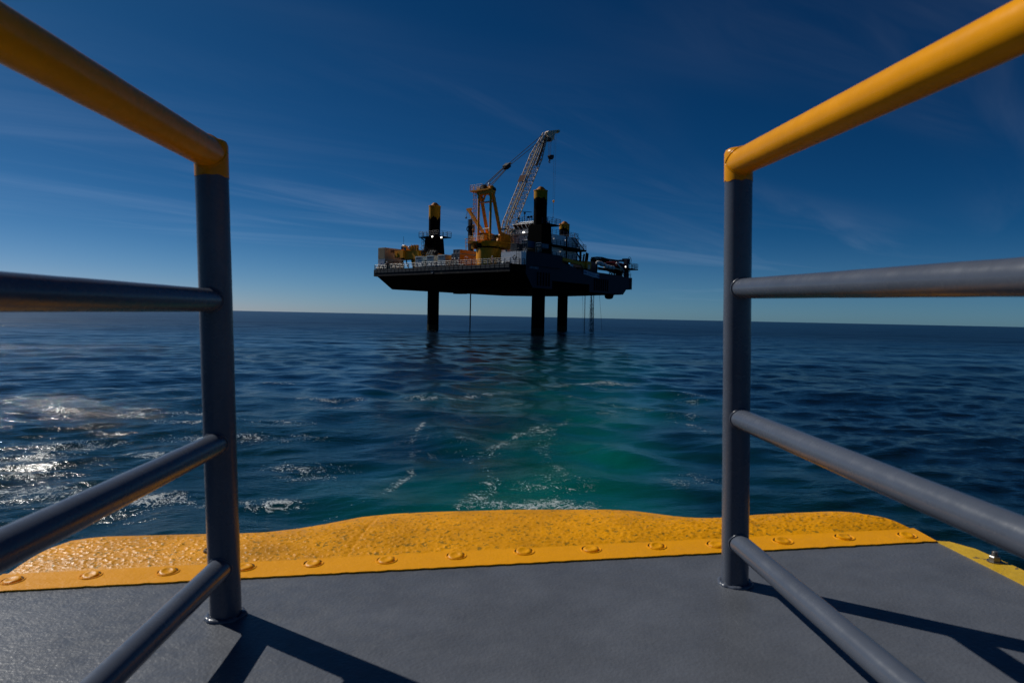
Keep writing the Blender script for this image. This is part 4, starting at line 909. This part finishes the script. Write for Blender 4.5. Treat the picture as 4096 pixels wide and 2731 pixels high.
for X in (1563, 1577):
    t_ = Z(X, 110, x=xc); MB().tube(t_, Z(1552+(X-1563)*.9, 646, x=xc), .022, n=4).build('fall_rope', ROPE, hb_2)
MB().lathe(a1+Vector((0, 0, -.3)), [(.05, -.35), (.22, -.1), (.28, .2), (.1, .32)], 12).build('overhaul_ball', YOL, hb_2)
MB().tube(a1+Vector((0, 0, -.6)), a2+Vector((0, 0, .3)), .04, n=5).build('fall_rope', ROPE, hb_2)
MB().torus(a2, .16, .05, axis=(1, 0, 0), n=12, m=5, a0=-.2, a1=4.6).build('hook', MACH, hb_2)
d0 = Z(1562, 118, x=xc); d1 = Z(1562, 160, x=xc); MB().tube(d0, d1, .045, n=5).ell(d1, .1, .1, .15, 8, 5).build('hoist_limit_weight', MACH, cr)
# ------------------------------------------------------------------ second crane: low telescopic
kc = thing('telescopic_crane', 'low yellow telescopic deck crane with boom lowered behind the small white containers', 'crane', (-34, 6.5, 0))
a, b = Z(402, 1185, y=5.6), Z(470, 1128, y=5.6); MB().lathe(((a.x+b.x)/2, 6.6, 0), [(1.15, -.02), (1.15, b.z-.2), (1.5, b.z+.1)], 28).build('pedestal', YOL, kc)
R(279, 1050, 318, 1106, 4.6, 1.6, 'counterweight', YOL, kc); a, b = Z(279, 1106, y=4.55), Z(345, 1050, y=4.55)
MB().box((a.x+.05, 4.5, a.z+.1), (a.x+.9, 4.58, a.z+1.2)).build('hatch', YCR, kc)
R(318, 1046, 346, 1108, 4.6, 2.4, 'winch_housing', YCR, kc); 
cbx = R(330, 1014, 372, 1050, 5.0, 1.8, 'cab', YCR, kc); a, b = Z(331, 1040, y=4.97), Z(343, 1018, y=4.97); MB().box((a.x, 4.93, a.z), (b.x, 5.0, b.z)).build('window', GLASSD, cbx)
a, b = Z(352, 1046, y=4.97), Z(368, 1024, y=4.97); MB().box((a.x, 4.93, a.z), (b.x, 5.0, b.z)).build('window', GLASSD, cbx)
for X in (347, 356): q = Z(X, 1010, y=5.4); MB().ell((q.x, 5.6, q.z), .42, .42, .2, 12, 6).build('roof_dish', WTANK, cbx)
q = Z(351, 1010, y=5.4); q2 = Z(351, 937, y=5.4); MB().tube(q, q2, .035, n=5).build('antenna', RAILB, cbx)
R(360, 1046, 470, 1120, 5.2, 1.6, 'slew_body', YOL, kc)
R(398, 1012, 416, 1046, 5.0, 1.0, 'sheave_bracket', YCR, kc); wd = R(412, 1004, 456, 1050, 5.2, .7, 'winch_shield', ORC, kc)
for dx in (412, 434, 455): a, b = Z(dx, 1050, y=5.15), Z(dx+3, 1002, y=5.15); MB().box((a.x, 5.1, a.z), (b.x, 5.2, b.z)).build('rib', YCR, wd)
q = Z(395, 1026, y=4.9); MB().ell(q, .3, .3, .4, 10, 6).build('lamp', WTANK, kc)
a, b = Z(466, 1082, y=6.4), Z(642, 1107, y=6.4)
MB().beam((a.x-2, 6.4, a.z), (b.x, 6.4, b.z), 1.3, 1.75).build('boom', YCR, kc)
a, b = Z(455, 1018, y=6), Z(530, 1040, y=6); MB().pipe([a, b, Z(600, 1062, y=6)], .04, 5).pipe([a+Vector((0, 0, -.6)), b+Vector((0, 0, -.5))], .04, 5).build('hoist_rope', ROPE, kc)
R(330, 1104, 470, 1124, 5.4, 1.8, 'turntable', MACH, kc)
for X in (338, 372, 415): a, b = Z(X, 1120, y=4.9), Z(X+14, 1185, y=4.9); MB().pipe([(a.x, 4.9, a.z), (a.x+.25, 4.85, (a.z+b.z)/2), (b.x, 4.9, b.z)], .14, 8).build('hose', BLACKS, kc)
R(296, 1124, 352, 1130, 4.5, .6, 'walkway', LATT, kc)
q = MB()
for X0, Y0, X1, Y1 in ((262, 1140, 262, 1172), (262, 1140, 312, 1143), (312, 1143, 312, 1175)): q.tube(Z(X0, Y0, y=4.2), Z(X1, Y1, y=4.2), .07, n=6)
q.build('handrail', RAILB, kc)
# heap of hoses lying on the containers
hp = thing('hose_heap', 'dark heap of hoses and netting behind the small white containers', 'hoses', Z(530, 1080, y=6.0)); mbh = MB()
for i in range(26):
    X = 498+random.random()*125; Y = 1066+random.random()*26-(10 if 520 < X < 590 else 0); c = Z(X, Y, y=5.2+random.random()); mbh.torus(c, .35+.4*random.random(), .09+.07*random.random(), axis=(random.uniform(-1, 1), random.uniform(-1, 1), random.uniform(-1, 1)), n=12, m=5)
mbh.build('hose_coils', MACH, hp)
for i in range(6):
    X = 535+i*9; MB().pipe([Z(X+10, 1062, y=5), Z(X, 1085, y=4.9)], .1, 6).build('hose', WALK if i % 2 else GREYC, hp)
# ------------------------------------------------------------------ containers
def container(name, label, x, y, z, w, l, h, fm, sm, group, ribs=8, text=None, tz=.80, tsize=.62, side_text=None, doors=False, ribtop=True, textback=True):
    g = thing(name, label, 'container', (x+w/2, y+l/2, z), group=group)
    bdy = MB().box((x+.06, y+.06, z+.08), (x+w-.06, y+l-.06, z+h-.06)).build('body', sm, g)
    f = MB()
    for xx in (x, x+w-.12):
        for yy in (y, y+l-.12): f.box((xx, yy, z), (xx+.12, yy+.12, z+h))
    for zz in (z, z+h-.12):
        for yy in (y, y+l-.12): f.box((x+.12, yy, zz), (x+w-.12, yy+.12, zz+.12))
        for xx in (x, x+w-.12): f.box((xx, y+.12, zz), (xx+.12, y+l-.12, zz+.12))
    f.build('frame', fm, g)
    MB().box((x+.12, y+.04, z+.12), (x+w-.12, y+.06-.004, z+h-.12)).build('end_wall', fm, g)
    if ribs:
        for i in range(ribs):
            xx = x+.2+(w-.4)*(i+.5)/ribs; MB().box((xx-.055, y-.02, z+.14), (xx+.055, y+.045, z+h-(.14))).build('rib', fm, g)
    n = int(l/.30); sd_ = MB()
    for i in range(n):
        yy = y+.15+(l-.3)*(i+.5)/n; sd_.box((x+w-.065, yy-.07, z+.14), (x+w-.02, yy+.07, z+h-.14))
    sd_.build('side_corrugation', sm, g, kind='stuff')
    if doors:
        MB().box((x+w/2-.03, y-.03, z+.14), (x+w/2+.03, y+.03, z+h-.14)).build('door_seam', INK, g)
        for k in (.2, .36, .62, .8): MB().tube((x+w*k, y-.05, z+.2), (x+w*k, y-.05, z+h-.2), .03, n=6).build('lock_rod', RAILM, g)
    if text:
        if textback: MB().box((x+.14, y-.045, z+h*tz-tsize*.62), (x+w-.14, y-.022, z+h*tz+tsize*.62)).build('name_panel', fm, g)
        lettering(text, tsize, (x+w/2, y-.055, z+h*tz), (1, 0, 0), (0, 0, 1), INK, g, bold=.022)
    if side_text: lettering(side_text, .95, (x+w+.012, y+3.2, z+h*.72), (0, 1, 0), (0, 0, 1), INK, g, bold=.03)
    return g
GC = 'shipping containers stacked at the far left end of the deck'
a = Z(145, 1115, y=3.0)
container('shipping_container', 'upper cream container of the two-high stack, dark IMDEX lettering on its long side', a.x, 3.0, 2.62, 2.44, 6.06, 2.72, CREAM, CREAM, GC, 9, side_text='IMDEX')
g2 = container('shipping_container', 'lower bluish-white container of the two-high stack, company name on its end', a.x, 3.0, 0.0, 2.44, 6.06, 2.59, CBLUEW, CREAM, GC, 9)
MB().box((a.x+.14, 2.93, .75), (a.x+2.3, 2.975, 2.0)).build('name_panel', CBLUEW, g2)
lettering('BOART\nLONGYEAR', .36, (a.x+1.45, 2.91, 1.3), (1, 0, 0), (0, 0, 1), BINK, g2, bold=.012)
MB().torus((a.x+.42, 2.91, 1.28), .17, .05, axis=(0, 1, 0), n=6, m=4).build('emblem', BINK, g2)
GS = 'small white containers standing in a row behind the bow rail'
for X, Y, lab, rb, y in ((444, 1097, 'plain-fronted small white container marked IMDEX, leftmost of the row of three', 0, 2.9), (534, 1091, 'small ribbed white container marked IMDEX, between two others in the row', 8, 3.0), (625, 1084, 'small ribbed white container marked IMDEX, nearest the dark leg tower side, rightmost of the row', 8, 3.1)):
    c_ = Z(X, Y, y=y); container('small_container', lab, c_.x, y, c_.z-2.44, 2.3, 2.6, 2.44, CWHITE, CREAM if X > 600 else CWHITE, GS, rb, 'IMDEX', .80, .60)
for x_ in (Z(428, 1180, y=2.6).x, Z(440, 1180, y=2.6).x):
    pass
tr_ = thing('blue_tank', 'blue covered tank between the small white containers', 'tank', Z(610, 1180, y=4)); R(603, 1140, 626, 1185, 3.6, 1.2, 'tank_body', BLUET, tr_); MB().torus(Z(613, 1142, y=3.9), .5, .05, axis=(0, 1, 0), n=16, m=5, a0=0, a1=3.14).build('hoop', MACH, tr_)
pk = thing('dark_pump', 'dark pump unit with white valve head between the small white containers', 'pump', Z(524, 1180, y=4)); R(512, 1128, 536, 1186, 3.8, 1.4, 'casing', MACH, pk); MB().ell(Z(520, 1117, y=3.8), .35, .35, .3, 12, 7).build('valve_head', WTANK, pk)
c_ = Z(735, 1076, y=4.2)
container('grey_container', 'dark grey door-ended container with orange side, beside the crane pedestal', c_.x, 4.2, c_.z-2.59, 2.44, 6.06, 2.59, GREYC, ORC, 'containers beside the crane pedestal', 0, doors=True)
container('storage_crate', 'left one of two pale grey crates stacked on the orange-sided container', c_.x+.25, 4.5, c_.z+.02, .98, 5.6, .92, GREYC, ORC, 'containers beside the crane pedestal', 0)
container('storage_crate', 'right one of two pale grey crates with orange side, on the orange-sided container', c_.x+1.27, 4.5, c_.z+.02, .98, 5.6, .92, GREYC, ORC, 'containers beside the crane pedestal', 0)
# ------------------------------------------------------------------ drilling rig behind the crane
dr = thing('drill_rig', 'black drilling mast with orange guard ladder left of the crane gantry', 'drill rig', (-26.9, 16.5, 0))
yd = 12.0
def P(X, Y, y=yd): return Z(X, Y, y=y)
MB().beam(P(888, 1110), P(888, 800), .7, .7).build('mast', MACH, dr)
MB().beam(P(905, 1060), P(905, 880), .35, .3).beam(P(874, 1050), P(874, 850), .18, .18).build('guide_rail', BLACKS, dr)
R(871, 848, 884, 895, yd-.4, .8, 'drive_head', BLACKS, dr); R(880, 838, 905, 905, yd-.2, .8, 'rotary_unit', MACH, dr)
MB().torus(P(873, 875, yd-.4), .55, .12, axis=(0, 1, 0), n=16, m=5).build('hose_loop', BLACKS, dr)
MB().tube(P(893, 838), P(893, 785), .12, n=8).tube(P(893, 787), P(900, 795), .12, n=8).build('swivel_pipe', LATT, dr)
bm = MB().beam(P(874, 722), P(990, 905), .62, .6).build('jib', YCR, dr); MB().beam(P(862, 722), P(896, 716), .6, .5).build('jib_head', YCR, dr)
MB().pipe([P(860, 722), P(862, 745), P(855, 760), P(853, 785)], .05, 5).build('chain', MACH, dr); MB().ell(P(853, 786), .2, .2, .28, 8, 6).build('hook', MACH, dr)
MB().tube(P(868, 725), P(868, 960), .03, n=5).tube(P(879, 730), P(882, 790), .03, n=5).build('wire', ROPE, dr)
q = MB()
for X in (846, 853, 866): q.tube(P(X, 955), P(X+4, 1050), .045, n=5)
for Y in (955, 985, 1015): q.torus(P(857, Y), .35, .035, n=12, m=4)
q.build('guard_ladder', ORC, dr)
q = MB()
for X in (912, 918): q.tube(P(X, 575), P(X, 850), .035, n=5)
q.build('guide_wire', ORC, dr)
MB().beam(P(880, 955), P(875, 1060), .3).beam(P(905, 950), P(912, 1060), .25).build('strut', ORC, dr)
R(868, 1055, 920, 1120, yd-1, 2, 'substructure', MACH, dr)
dp = thing('drill_pipe', 'thin straight drill pipe dropping from the hull into the sea left of centre', 'drill pipe', (-26.9, 16.5, -14))
MB().tube((-26.6, 16.5, -4.4), (-26.6, 16.5, -17), .15, n=10).build('casing', mat('rusty_pipe', (.11, .06, .045), .6, rust=.3), dp); MB().box((-27.9, 15.7, -5.0), (-25.5, 17.3, -4.45)).build('collar', BLACKS, dp)
# ------------------------------------------------------------------ stern gear
sc = thing('stern_crane', 'dark lattice boom crane folded flat over the stern beside the lifeboat', 'crane', (-6, 46, 0))
xs_ = -5.2
def Q(X, Y, x=xs_): return Z(X, Y, x=x)
q = MB(); A = [(1862, 1108), (1900, 1104), (1940, 1106), (1985, 1118), (2040, 1128), (2085, 1130)]; B = [(1862, 1145), (1905, 1150), (1945, 1152), (1985, 1150), (2040, 1140), (2085, 1137)]
for (X0, Y0), (X1, Y1) in zip(A, A[1:]): q.beam(Q(X0, Y0), Q(X1, Y1), .3)
for (X0, Y0), (X1, Y1) in zip(B, B[1:]): q.beam(Q(X0, Y0), Q(X1, Y1), .3)
q.build('boom_chord', BLACKS, sc); q = MB()
for i in range(22):
    t = i/21; Xa = 1866+t*215; ya = np.interp(Xa, [k[0] for k in A], [k[1] for k in A]); yb_ = np.interp(Xa+12, [k[0] for k in B], [k[1] for k in B]); q.beam(Q(Xa, ya), Q(Xa+12, yb_), .16).beam(Q(Xa, yb_), Q(Xa+12, ya), .12)
q.build('boom_lacing', BLACKS, sc, kind='stuff')
MB().beam(Q(1870, 1128), Q(1990, 1140), 1.2, .9).build('hose_tray', BLACKS, sc)
MB().beam(Q(2040, 1135), Q(2165, 1128), .5, .5).build('boom_tip', NAVY, sc); MB().beam(Q(2120, 1128), Q(2160, 1130), .9, .9).build('tip_head', BLACKS, sc)
MB().torus(Q(2168, 1130), .9, .07, axis=(1, 0, 0), n=16, m=4).torus(Q(2168, 1130), .5, .06, axis=(1, .4, 0), n=12, m=4).build('tip_guard', RAILB, sc)
MB().beam(Q(2142, 1135), Q(2130, 1180), .7).beam(Q(2155, 1135), Q(2172, 1160), .25).build('rest_post', NAVY, sc)
MB().beam(Q(1988, 1118), Q(1955, 1152), .14).build('hanging_cable', BLACKS, sc)
lb = thing('lifeboat', 'dark red enclosed lifeboat in its cradle near the stern', 'lifeboat', (-3.6, 45.5, 2.2)); vs = []; fs = []; n = 16; m_ = 13
for i in range(m_):
    t = i/(m_-1); y = 40.2+11.0*t; w = 1.35*math.sin(math.pi*min(max(t*.92+.06, 0), 1))**.5; zc = 2.3; hh = 1.45*(.62+.38*math.sin(math.pi*(t*.9+.08)))
    for j in range(n):
        a = 2*math.pi*j/n; vs.append(Vector((-3.6+w*math.cos(a)*(1 if math.sin(a) > -.2 else .8), y, zc+hh*math.sin(a))))
for i in range(m_-1):
    for j in range(n): fs.append((i*n+j, i*n+(j+1) % n, (i+1)*n+(j+1) % n, (i+1)*n+j))
fs += [tuple(range(n-1, -1, -1)), tuple((m_-1)*n+j for j in range(n))]
MB().add(vs, fs).build('boat_hull', DRED, lb); MB().box((-2.22, 41.5, 2.35), (-2.14, 49.8, 2.5)).build('rubbing_strake', BLACKS, lb); railing([(-2.6, 41, 3.55), (-2.6, 50, 3.55)], RAILB, lb, .55, 1, 1.3, .03)
for i, (X, Y, w_, lab) in enumerate(((1222, 518, .50, 'white life raft canister, highest and leftmost of the slanting row'), (1300, 552, .46, 'white life raft canister, second down the slanting row'), (1392, 598, .50, 'white life raft canister, third down the slanting row'), (1488, 618, .48, 'white life raft canister, last and nearest the stern in the slanting row'))):
    c = SP(2180+X*.1786, 960+Y*.1786, x=-1.6); g = thing('life_raft_canister', lab, 'life raft', c, group='life raft canisters in a rack near the stern')
    MB().lathe(c, [(0, -1.0), (w_*.7, -.95), (w_, -.7), (w_, .7), (w_*.7, .95), (0, 1.0)], 18, axis=(.25, 1, -.06)).build('shell', WTANK, g)
    MB().lathe(c, [(w_+.03, -.06), (w_+.03, .06)], 18, axis=(.25, 1, -.06)).build('strap', MACH, g)
rk = MB(); a, b = Z(1905, 1185, x=-1.9), Z(2045, 1210, x=-1.9); rk.beam((-1.9, a.y, a.z), (-1.9, b.y, b.z), .3).beam((-1.9, a.y, 0), (-1.9, a.y, a.z), .2).beam((-1.9, b.y, 0), (-1.9, b.y, b.z), .2); rk.build('raft_rack', BLACKS, ship)
dv = thing('white_davit', 'small pale davit arm leaning beside the lifeboat', 'davit', Z(2100, 1215, x=-1.9)); 
MB().beam(Z(2068, 1152, x=-1.9), Z(2100, 1192, x=-1.9), .28).build('arm', WTANK, dv); MB().beam(Z(2094, 1178, x=-1.8), Z(2098, 1212, x=-1.8), .32).build('column', CREAM, dv); MB().ell(Z(2066, 1151, x=-1.9), .25, .25, .25, 10, 6).build('end_cap', WTANK, dv)
MB().beam(Z(2100, 1188, x=-1.85), Z(2118, 1222, x=-1.85), .5).build('winch_frame', GREYC, dv)
gw = MB().beam(Z(2035, 1188, x=-2.05), Z(2100, 1206, x=-2.05), .25, .2).build('gangway_rail', LATT, ship)
yb = thing('yellow_loader_boom', 'straight yellow box boom sloping down along the starboard bulwark', 'crane boom', Z(1820, 1180, x=-2.2)); a, b = Z(1625, 1118, x=-2.2), Z(1822, 1168, x=-2.2)
MB().beam(a, b, .55, .75).build('boom', YOL, yb); c = Z(1826, 1168, x=-2.0); MB().box((-2.7, c.y-.8, c.z-.7), (-1.6, c.y+1.1, c.z+.9)).build('base', YCR, yb); MB().beam(Z(1775, 1158, x=-1.9), Z(1800, 1192, x=-1.9), .35).build('ram', ORC, yb); MB().box((-1.6, c.y-.3, c.z-.9), (-1.5, c.y+.5, c.z+.1)).build('bracket', LATT, yb)
bn_ = thing('banner', 'long white and blue banner hung over the starboard bulwark', 'banner', (-1.0, 30, 0)); vs = []; fs = []; n = 30
def bpt(t, s, o=0):
    y = 26.3+7.3*t; x = sidex(y)+.13+o+.05*math.sin(t*17)*(1-s*.3)+.03*math.sin(t*41+s*3); zt_ = .48-.62*t; return Vector((x, y, zt_-1.0*(1-s)+.05*math.sin(t*9)-.05))
for o in (0, .02):
    for i in range(n+1):
        for s in (0, .5, 1): vs.append(bpt(i/n, s, o))
K = 3*(n+1)
for i in range(n):
    for j in range(2):
        a = i*3+j; fs.append((a+K, a+3+K, a+4+K, a+1+K)); fs.append((a, a+1, a+4, a+3))
MB().add(vs, fs).build('cloth', mat('banner_cloth', (.40, .46, .55), .7, var=.12, vs=1.5), bn_)
for s_, t0, t1, h in ((.72, .22, .62, .05), (.52, .28, .70, .09), (.36, .30, .68, .05), (.22, .26, .72, .05)):
    vs = []; fs = []; m_ = 24
    for i in range(m_+1):
        t = t0+(t1-t0)*i/m_; 
        vs += [bpt(t, s_, .035), bpt(t, s_+h, .035)]
    for i in range(m_): 
        if i % 5 != 4: fs.append((2*i, 2*i+2, 2*i+3, 2*i+1))
    MB().add(vs, fs).build('print_line', BINK, bn_)
for t in (.07, .15, .86, .94):
    c = bpt(t, .5, .04); MB().lathe(c, [(.30 if t in (.07, .94) else .2, 0), (.30 if t in (.07, .94) else .2, .015)], 18, axis=(1, 0, 0)).build('round_emblem', BINK, bn_)
# lines and water hanging from the hull
for (X, Y, r, X1, lab, nm) in ((1810, 1418, .085, 1810, 'left one of two rigid dark pipes dropping from the hull near the stern', 'riser_pipe'), (1880, 1418, .085, 1880, 'right one of two rigid dark pipes dropping from the hull near the stern', 'riser_pipe')):
    q = Z(X, Y, y=44); g = thing(nm, lab, 'pipe', (q.x, 44, -14), group='pipes hanging from the hull near the stern'); MB().tube((q.x, 44, -4.4), (q.x+.1, 44, -17), r, n=8).build('pipe', BLACKS, g)
for (X, Xb, lab) in ((1790, 1797, 'thin slack line left of the two rigid pipes under the hull'), (1925, 1948, 'thin slanting line right of the water jet under the hull')):
    q = Z(X, 1418, y=44); q2 = Z(Xb, 1640, y=44); g = thing('hanging_line', lab, 'rope', (q.x, 44, -14)); MB().pipe([(q.x, 44, -4.4), ((q.x*.6+q2.x*.4), 44, -8), ((q.x*.2+q2.x*.8), 44, -12), (q2.x, 44, -14.4)], .03, 5).build('rope', ROPE, g)
wj = MB(); q = Z(1860, 1418, y=44); wr = random.Random(3)
for i in range(1500):
    t = wr.random()**.8; zz = -4.5-9.7*t; sp = .22+.45*t; c = Vector((q.x+.35*t+wr.gauss(0, sp*.6), 44+wr.gauss(0, sp*.6), zz)); s = .02+.035*wr.random()
    wj.add([c+Vector((s, 0, 0)), c+Vector((-s*.5, s*.8, 0)), c+Vector((-s*.5, -s*.8, 0)), c+Vector((0, 0, s*3)), c-Vector((0, 0, s*3))], [(0, 1, 3), (1, 2, 3), (2, 0, 3), (1, 0, 4), (2, 1, 4), (0, 2, 4)])
m_ = bpy.data.materials.new('falling_water'); m_.use_nodes = True; b_ = m_.node_tree.nodes['Principled BSDF']; b_.inputs['Base Color'].default_value = (.12, .18, .24, 1); b_.inputs['Roughness'].default_value = .15; b_.inputs['Transmission Weight'].default_value = .3
o = wj.build('falling_water', m_); o.matrix_world = RIG.copy(); o['label'] = 'stream of discharge water breaking into drops between the two pipes'; o['category'] = 'water'; o['kind'] = 'stuff'
# lifebuoys and deck clutter at the bow
for X, Y, y, lab, mt in ((855, 1115, 1.2, 'orange lifebuoy on the bow rail left of the crane pedestal', OTUBE), (1242, 1105, 1.6, 'dark lifebuoy with pale stripes on the bow rail by the white house', MACH)):
    c = Z(X, Y, y=y); g = thing('lifebuoy', lab, 'lifebuoy', c); MB().torus(c, .42 if X < 1000 else .40, .10, axis=(0, 1, 0), n=24, m=8).build('ring', mt, g)
    for k in range(4): a = k*math.pi/2+.6; MB().ell(c+Vector((math.cos(a)*.42, -.02, math.sin(a)*.42)), .11, .12, .11, 8, 6).build('band', HELM, g)
for i, (X, w_, h_, mt, lab) in enumerate(((740+75, 1.6, .5, MACH, 'low dark winch by the rail right of the three workers'), (1120, 1.0, .9, MACH, 'dark valve skid by the foot of the crane pedestal'), (1150, .8, .7, WTANK, 'pale pump by the foot of the crane pedestal'), (1195, 1.1, .75, RAILB, 'pair of dark boxes by the rail in front of the white wall'), (150, 1.0, .8, MACH, 'dark mooring bollard at the left end of the bow'), (172, 1.1, .9, MACH, 'dark winch at the left end of the bow'))):
    c = Z(X, 1160, y=2.6); g = thing('deck_gear', lab, 'deck equipment', (c.x, 2.6, 0)); MB().box((c.x-w_/2, 2.2, 0), (c.x+w_/2, 3.1, h_*.45)).build('base', mt, g); MB().tube((c.x-w_*.35, 2.6, h_*.62), (c.x+w_*.35, 2.6, h_*.62), h_*.38, n=14).build('drum', mt, g); MB().tube((c.x-w_*.42, 2.6, h_*.62), (c.x-w_*.36, 2.6, h_*.62), h_*.46, n=14).tube((c.x+w_*.36, 2.6, h_*.62), (c.x+w_*.42, 2.6, h_*.62), h_*.46, n=14).build('flange', MACH, g)
# ------------------------------------------------------------------ people
def person(label, x, y, ang, cm, pose='stand', group=None, h=1.78):
    g = thing('person', label, 'person', (x, y, 0), group=group); s = h/1.78
    J = {'pel': (0, 0, .96), 'wst': (0, 0, 1.12), 'chs': (0, .01, 1.36), 'nk': (0, .0, 1.50), 'hd': (0, -.02, 1.62), 'top': (0, -.02, 1.72),
         'hl': (-.10, 0, .92), 'hr': (.10, 0, .92), 'kl': (-.12, -.03, .50), 'kr': (.12, .02, .50), 'al': (-.13, .02, .09), 'ar': (.14, .05, .09), 'tl': (-.14, -.14, .04), 'tr': (.15, -.11, .04),
         'sl': (-.19, 0, 1.43), 'sr': (.19, 0, 1.43), 'el': (-.27, .0, 1.16), 'er': (.27, .0, 1.16), 'wl': (-.26, -.12, .94), 'wr': (.26, -.12, .94), 'fl': (-.25, -.17, .86), 'fr': (.25, -.17, .86)}
    if pose == 'lean': J.update(chs=(0, -.10, 1.33), nk=(0, -.15, 1.46), hd=(0, -.2, 1.56), top=(0, -.22, 1.66), sl=(-.19, -.13, 1.39), sr=(.19, -.13, 1.39), el=(-.27, -.22, 1.16), er=(.27, -.22, 1.16), wl=(-.16, -.42, 1.12), wr=(.16, -.42, 1.12), fl=(-.12, -.5, 1.13), fr=(.12, -.5, 1.13))
    if pose == 'hip': J.update(el=(-.38, .06, 1.2), wl=(-.2, -.04, 1.02), fl=(-.13, -.08, 1.0))
    E_ = [('pel', 'wst'), ('wst', 'chs'), ('chs', 'nk'), ('nk', 'hd'), ('hd', 'top'), ('pel', 'hl'), ('pel', 'hr'), ('hl', 'kl'), ('hr', 'kr'), ('kl', 'al'), ('kr', 'ar'), ('al', 'tl'), ('ar', 'tr'), ('chs', 'sl'), ('chs', 'sr'), ('sl', 'el'), ('sr', 'er'), ('el', 'wl'), ('er', 'wr'), ('wl', 'fl'), ('wr', 'fr')]
    Rr = dict(pel=.155, wst=.14, chs=.17, nk=.065, hd=.095, top=.08, hl=.10, hr=.10, kl=.07, kr=.07, al=.055, ar=.055, tl=.045, tr=.045, sl=.075, sr=.075, el=.052, er=.052, wl=.04, wr=.04, fl=.035, fr=.035)
    ca, sa = math.cos(ang), math.sin(ang); ks = list(J); T = lambda p: ((p[0]*ca-p[1]*sa)*s, (p[0]*sa+p[1]*ca)*s, p[2]*s)
    me = bpy.data.meshes.new('body'); me.from_pydata([T(J[k]) for k in ks], [(ks.index(a), ks.index(b)) for a, b in E_], []); me.materials.append(cm)
    o = bpy.data.objects.new('body', me); COL.objects.link(o); o.parent = g; o.modifiers.new('skin', 'SKIN')
    for i, k in enumerate(ks): me.skin_vertices[0].data[i].radius = (Rr[k]*s, Rr[k]*s); me.skin_vertices[0].data[i].use_root = (k == 'pel')
    sb_ = o.modifiers.new('sub', 'SUBSURF'); sb_.levels = 1; sb_.render_levels = 1
    hd_ = Vector(T(J['hd']))+Vector((x, y, 0)); tp = Vector(T(J['top']))+Vector((x, y, 0))
    MB().ell(hd_+Vector((0, 0, -.0)), .088, .10, .12, 12, 8).build('face', SKIN, g)
    MB().lathe(tp+Vector((0, 0, -.05)), [(.19, -.01), (.19, .01), (.145, .02), (.135, .09), (.09, .15), (0, .17)], 16).build('hard_hat', HELM, g)
    for k in ('tl', 'tr'): c = Vector(T(J[k]))+Vector((x, y, 0)); MB().ell(c+Vector((0, .03, .02)), .065, .14, .06, 8, 6).build('boot', BLACKS, g)
GP = 'workers in hard hats along the bow rail'
for X, y, a, cm, ps, lab in ((747, 1.5, .3, COVR, 'lean', 'worker in dark red coverall and white hard hat, leftmost of three at the rail'), (771, 1.5, -.2, COVD, 'lean', 'worker in nearly black coverall and white hard hat, middle of three at the rail'), (796, 1.6, .8, RED2, 'lean', 'worker in bright red jacket and white hard hat, rightmost of three at the rail'), (218, 1.8, 0, COVD, 'hip', 'lone worker in dark clothes and white hard hat before the stacked containers'), (1064, 1.6, -.4, COVR, 'hip', 'worker in maroon clothes and white hard hat in front of the crane pedestal')):
    person(lab, Z(X, 1150, y=y).x, y, a, cm, ps, GP)
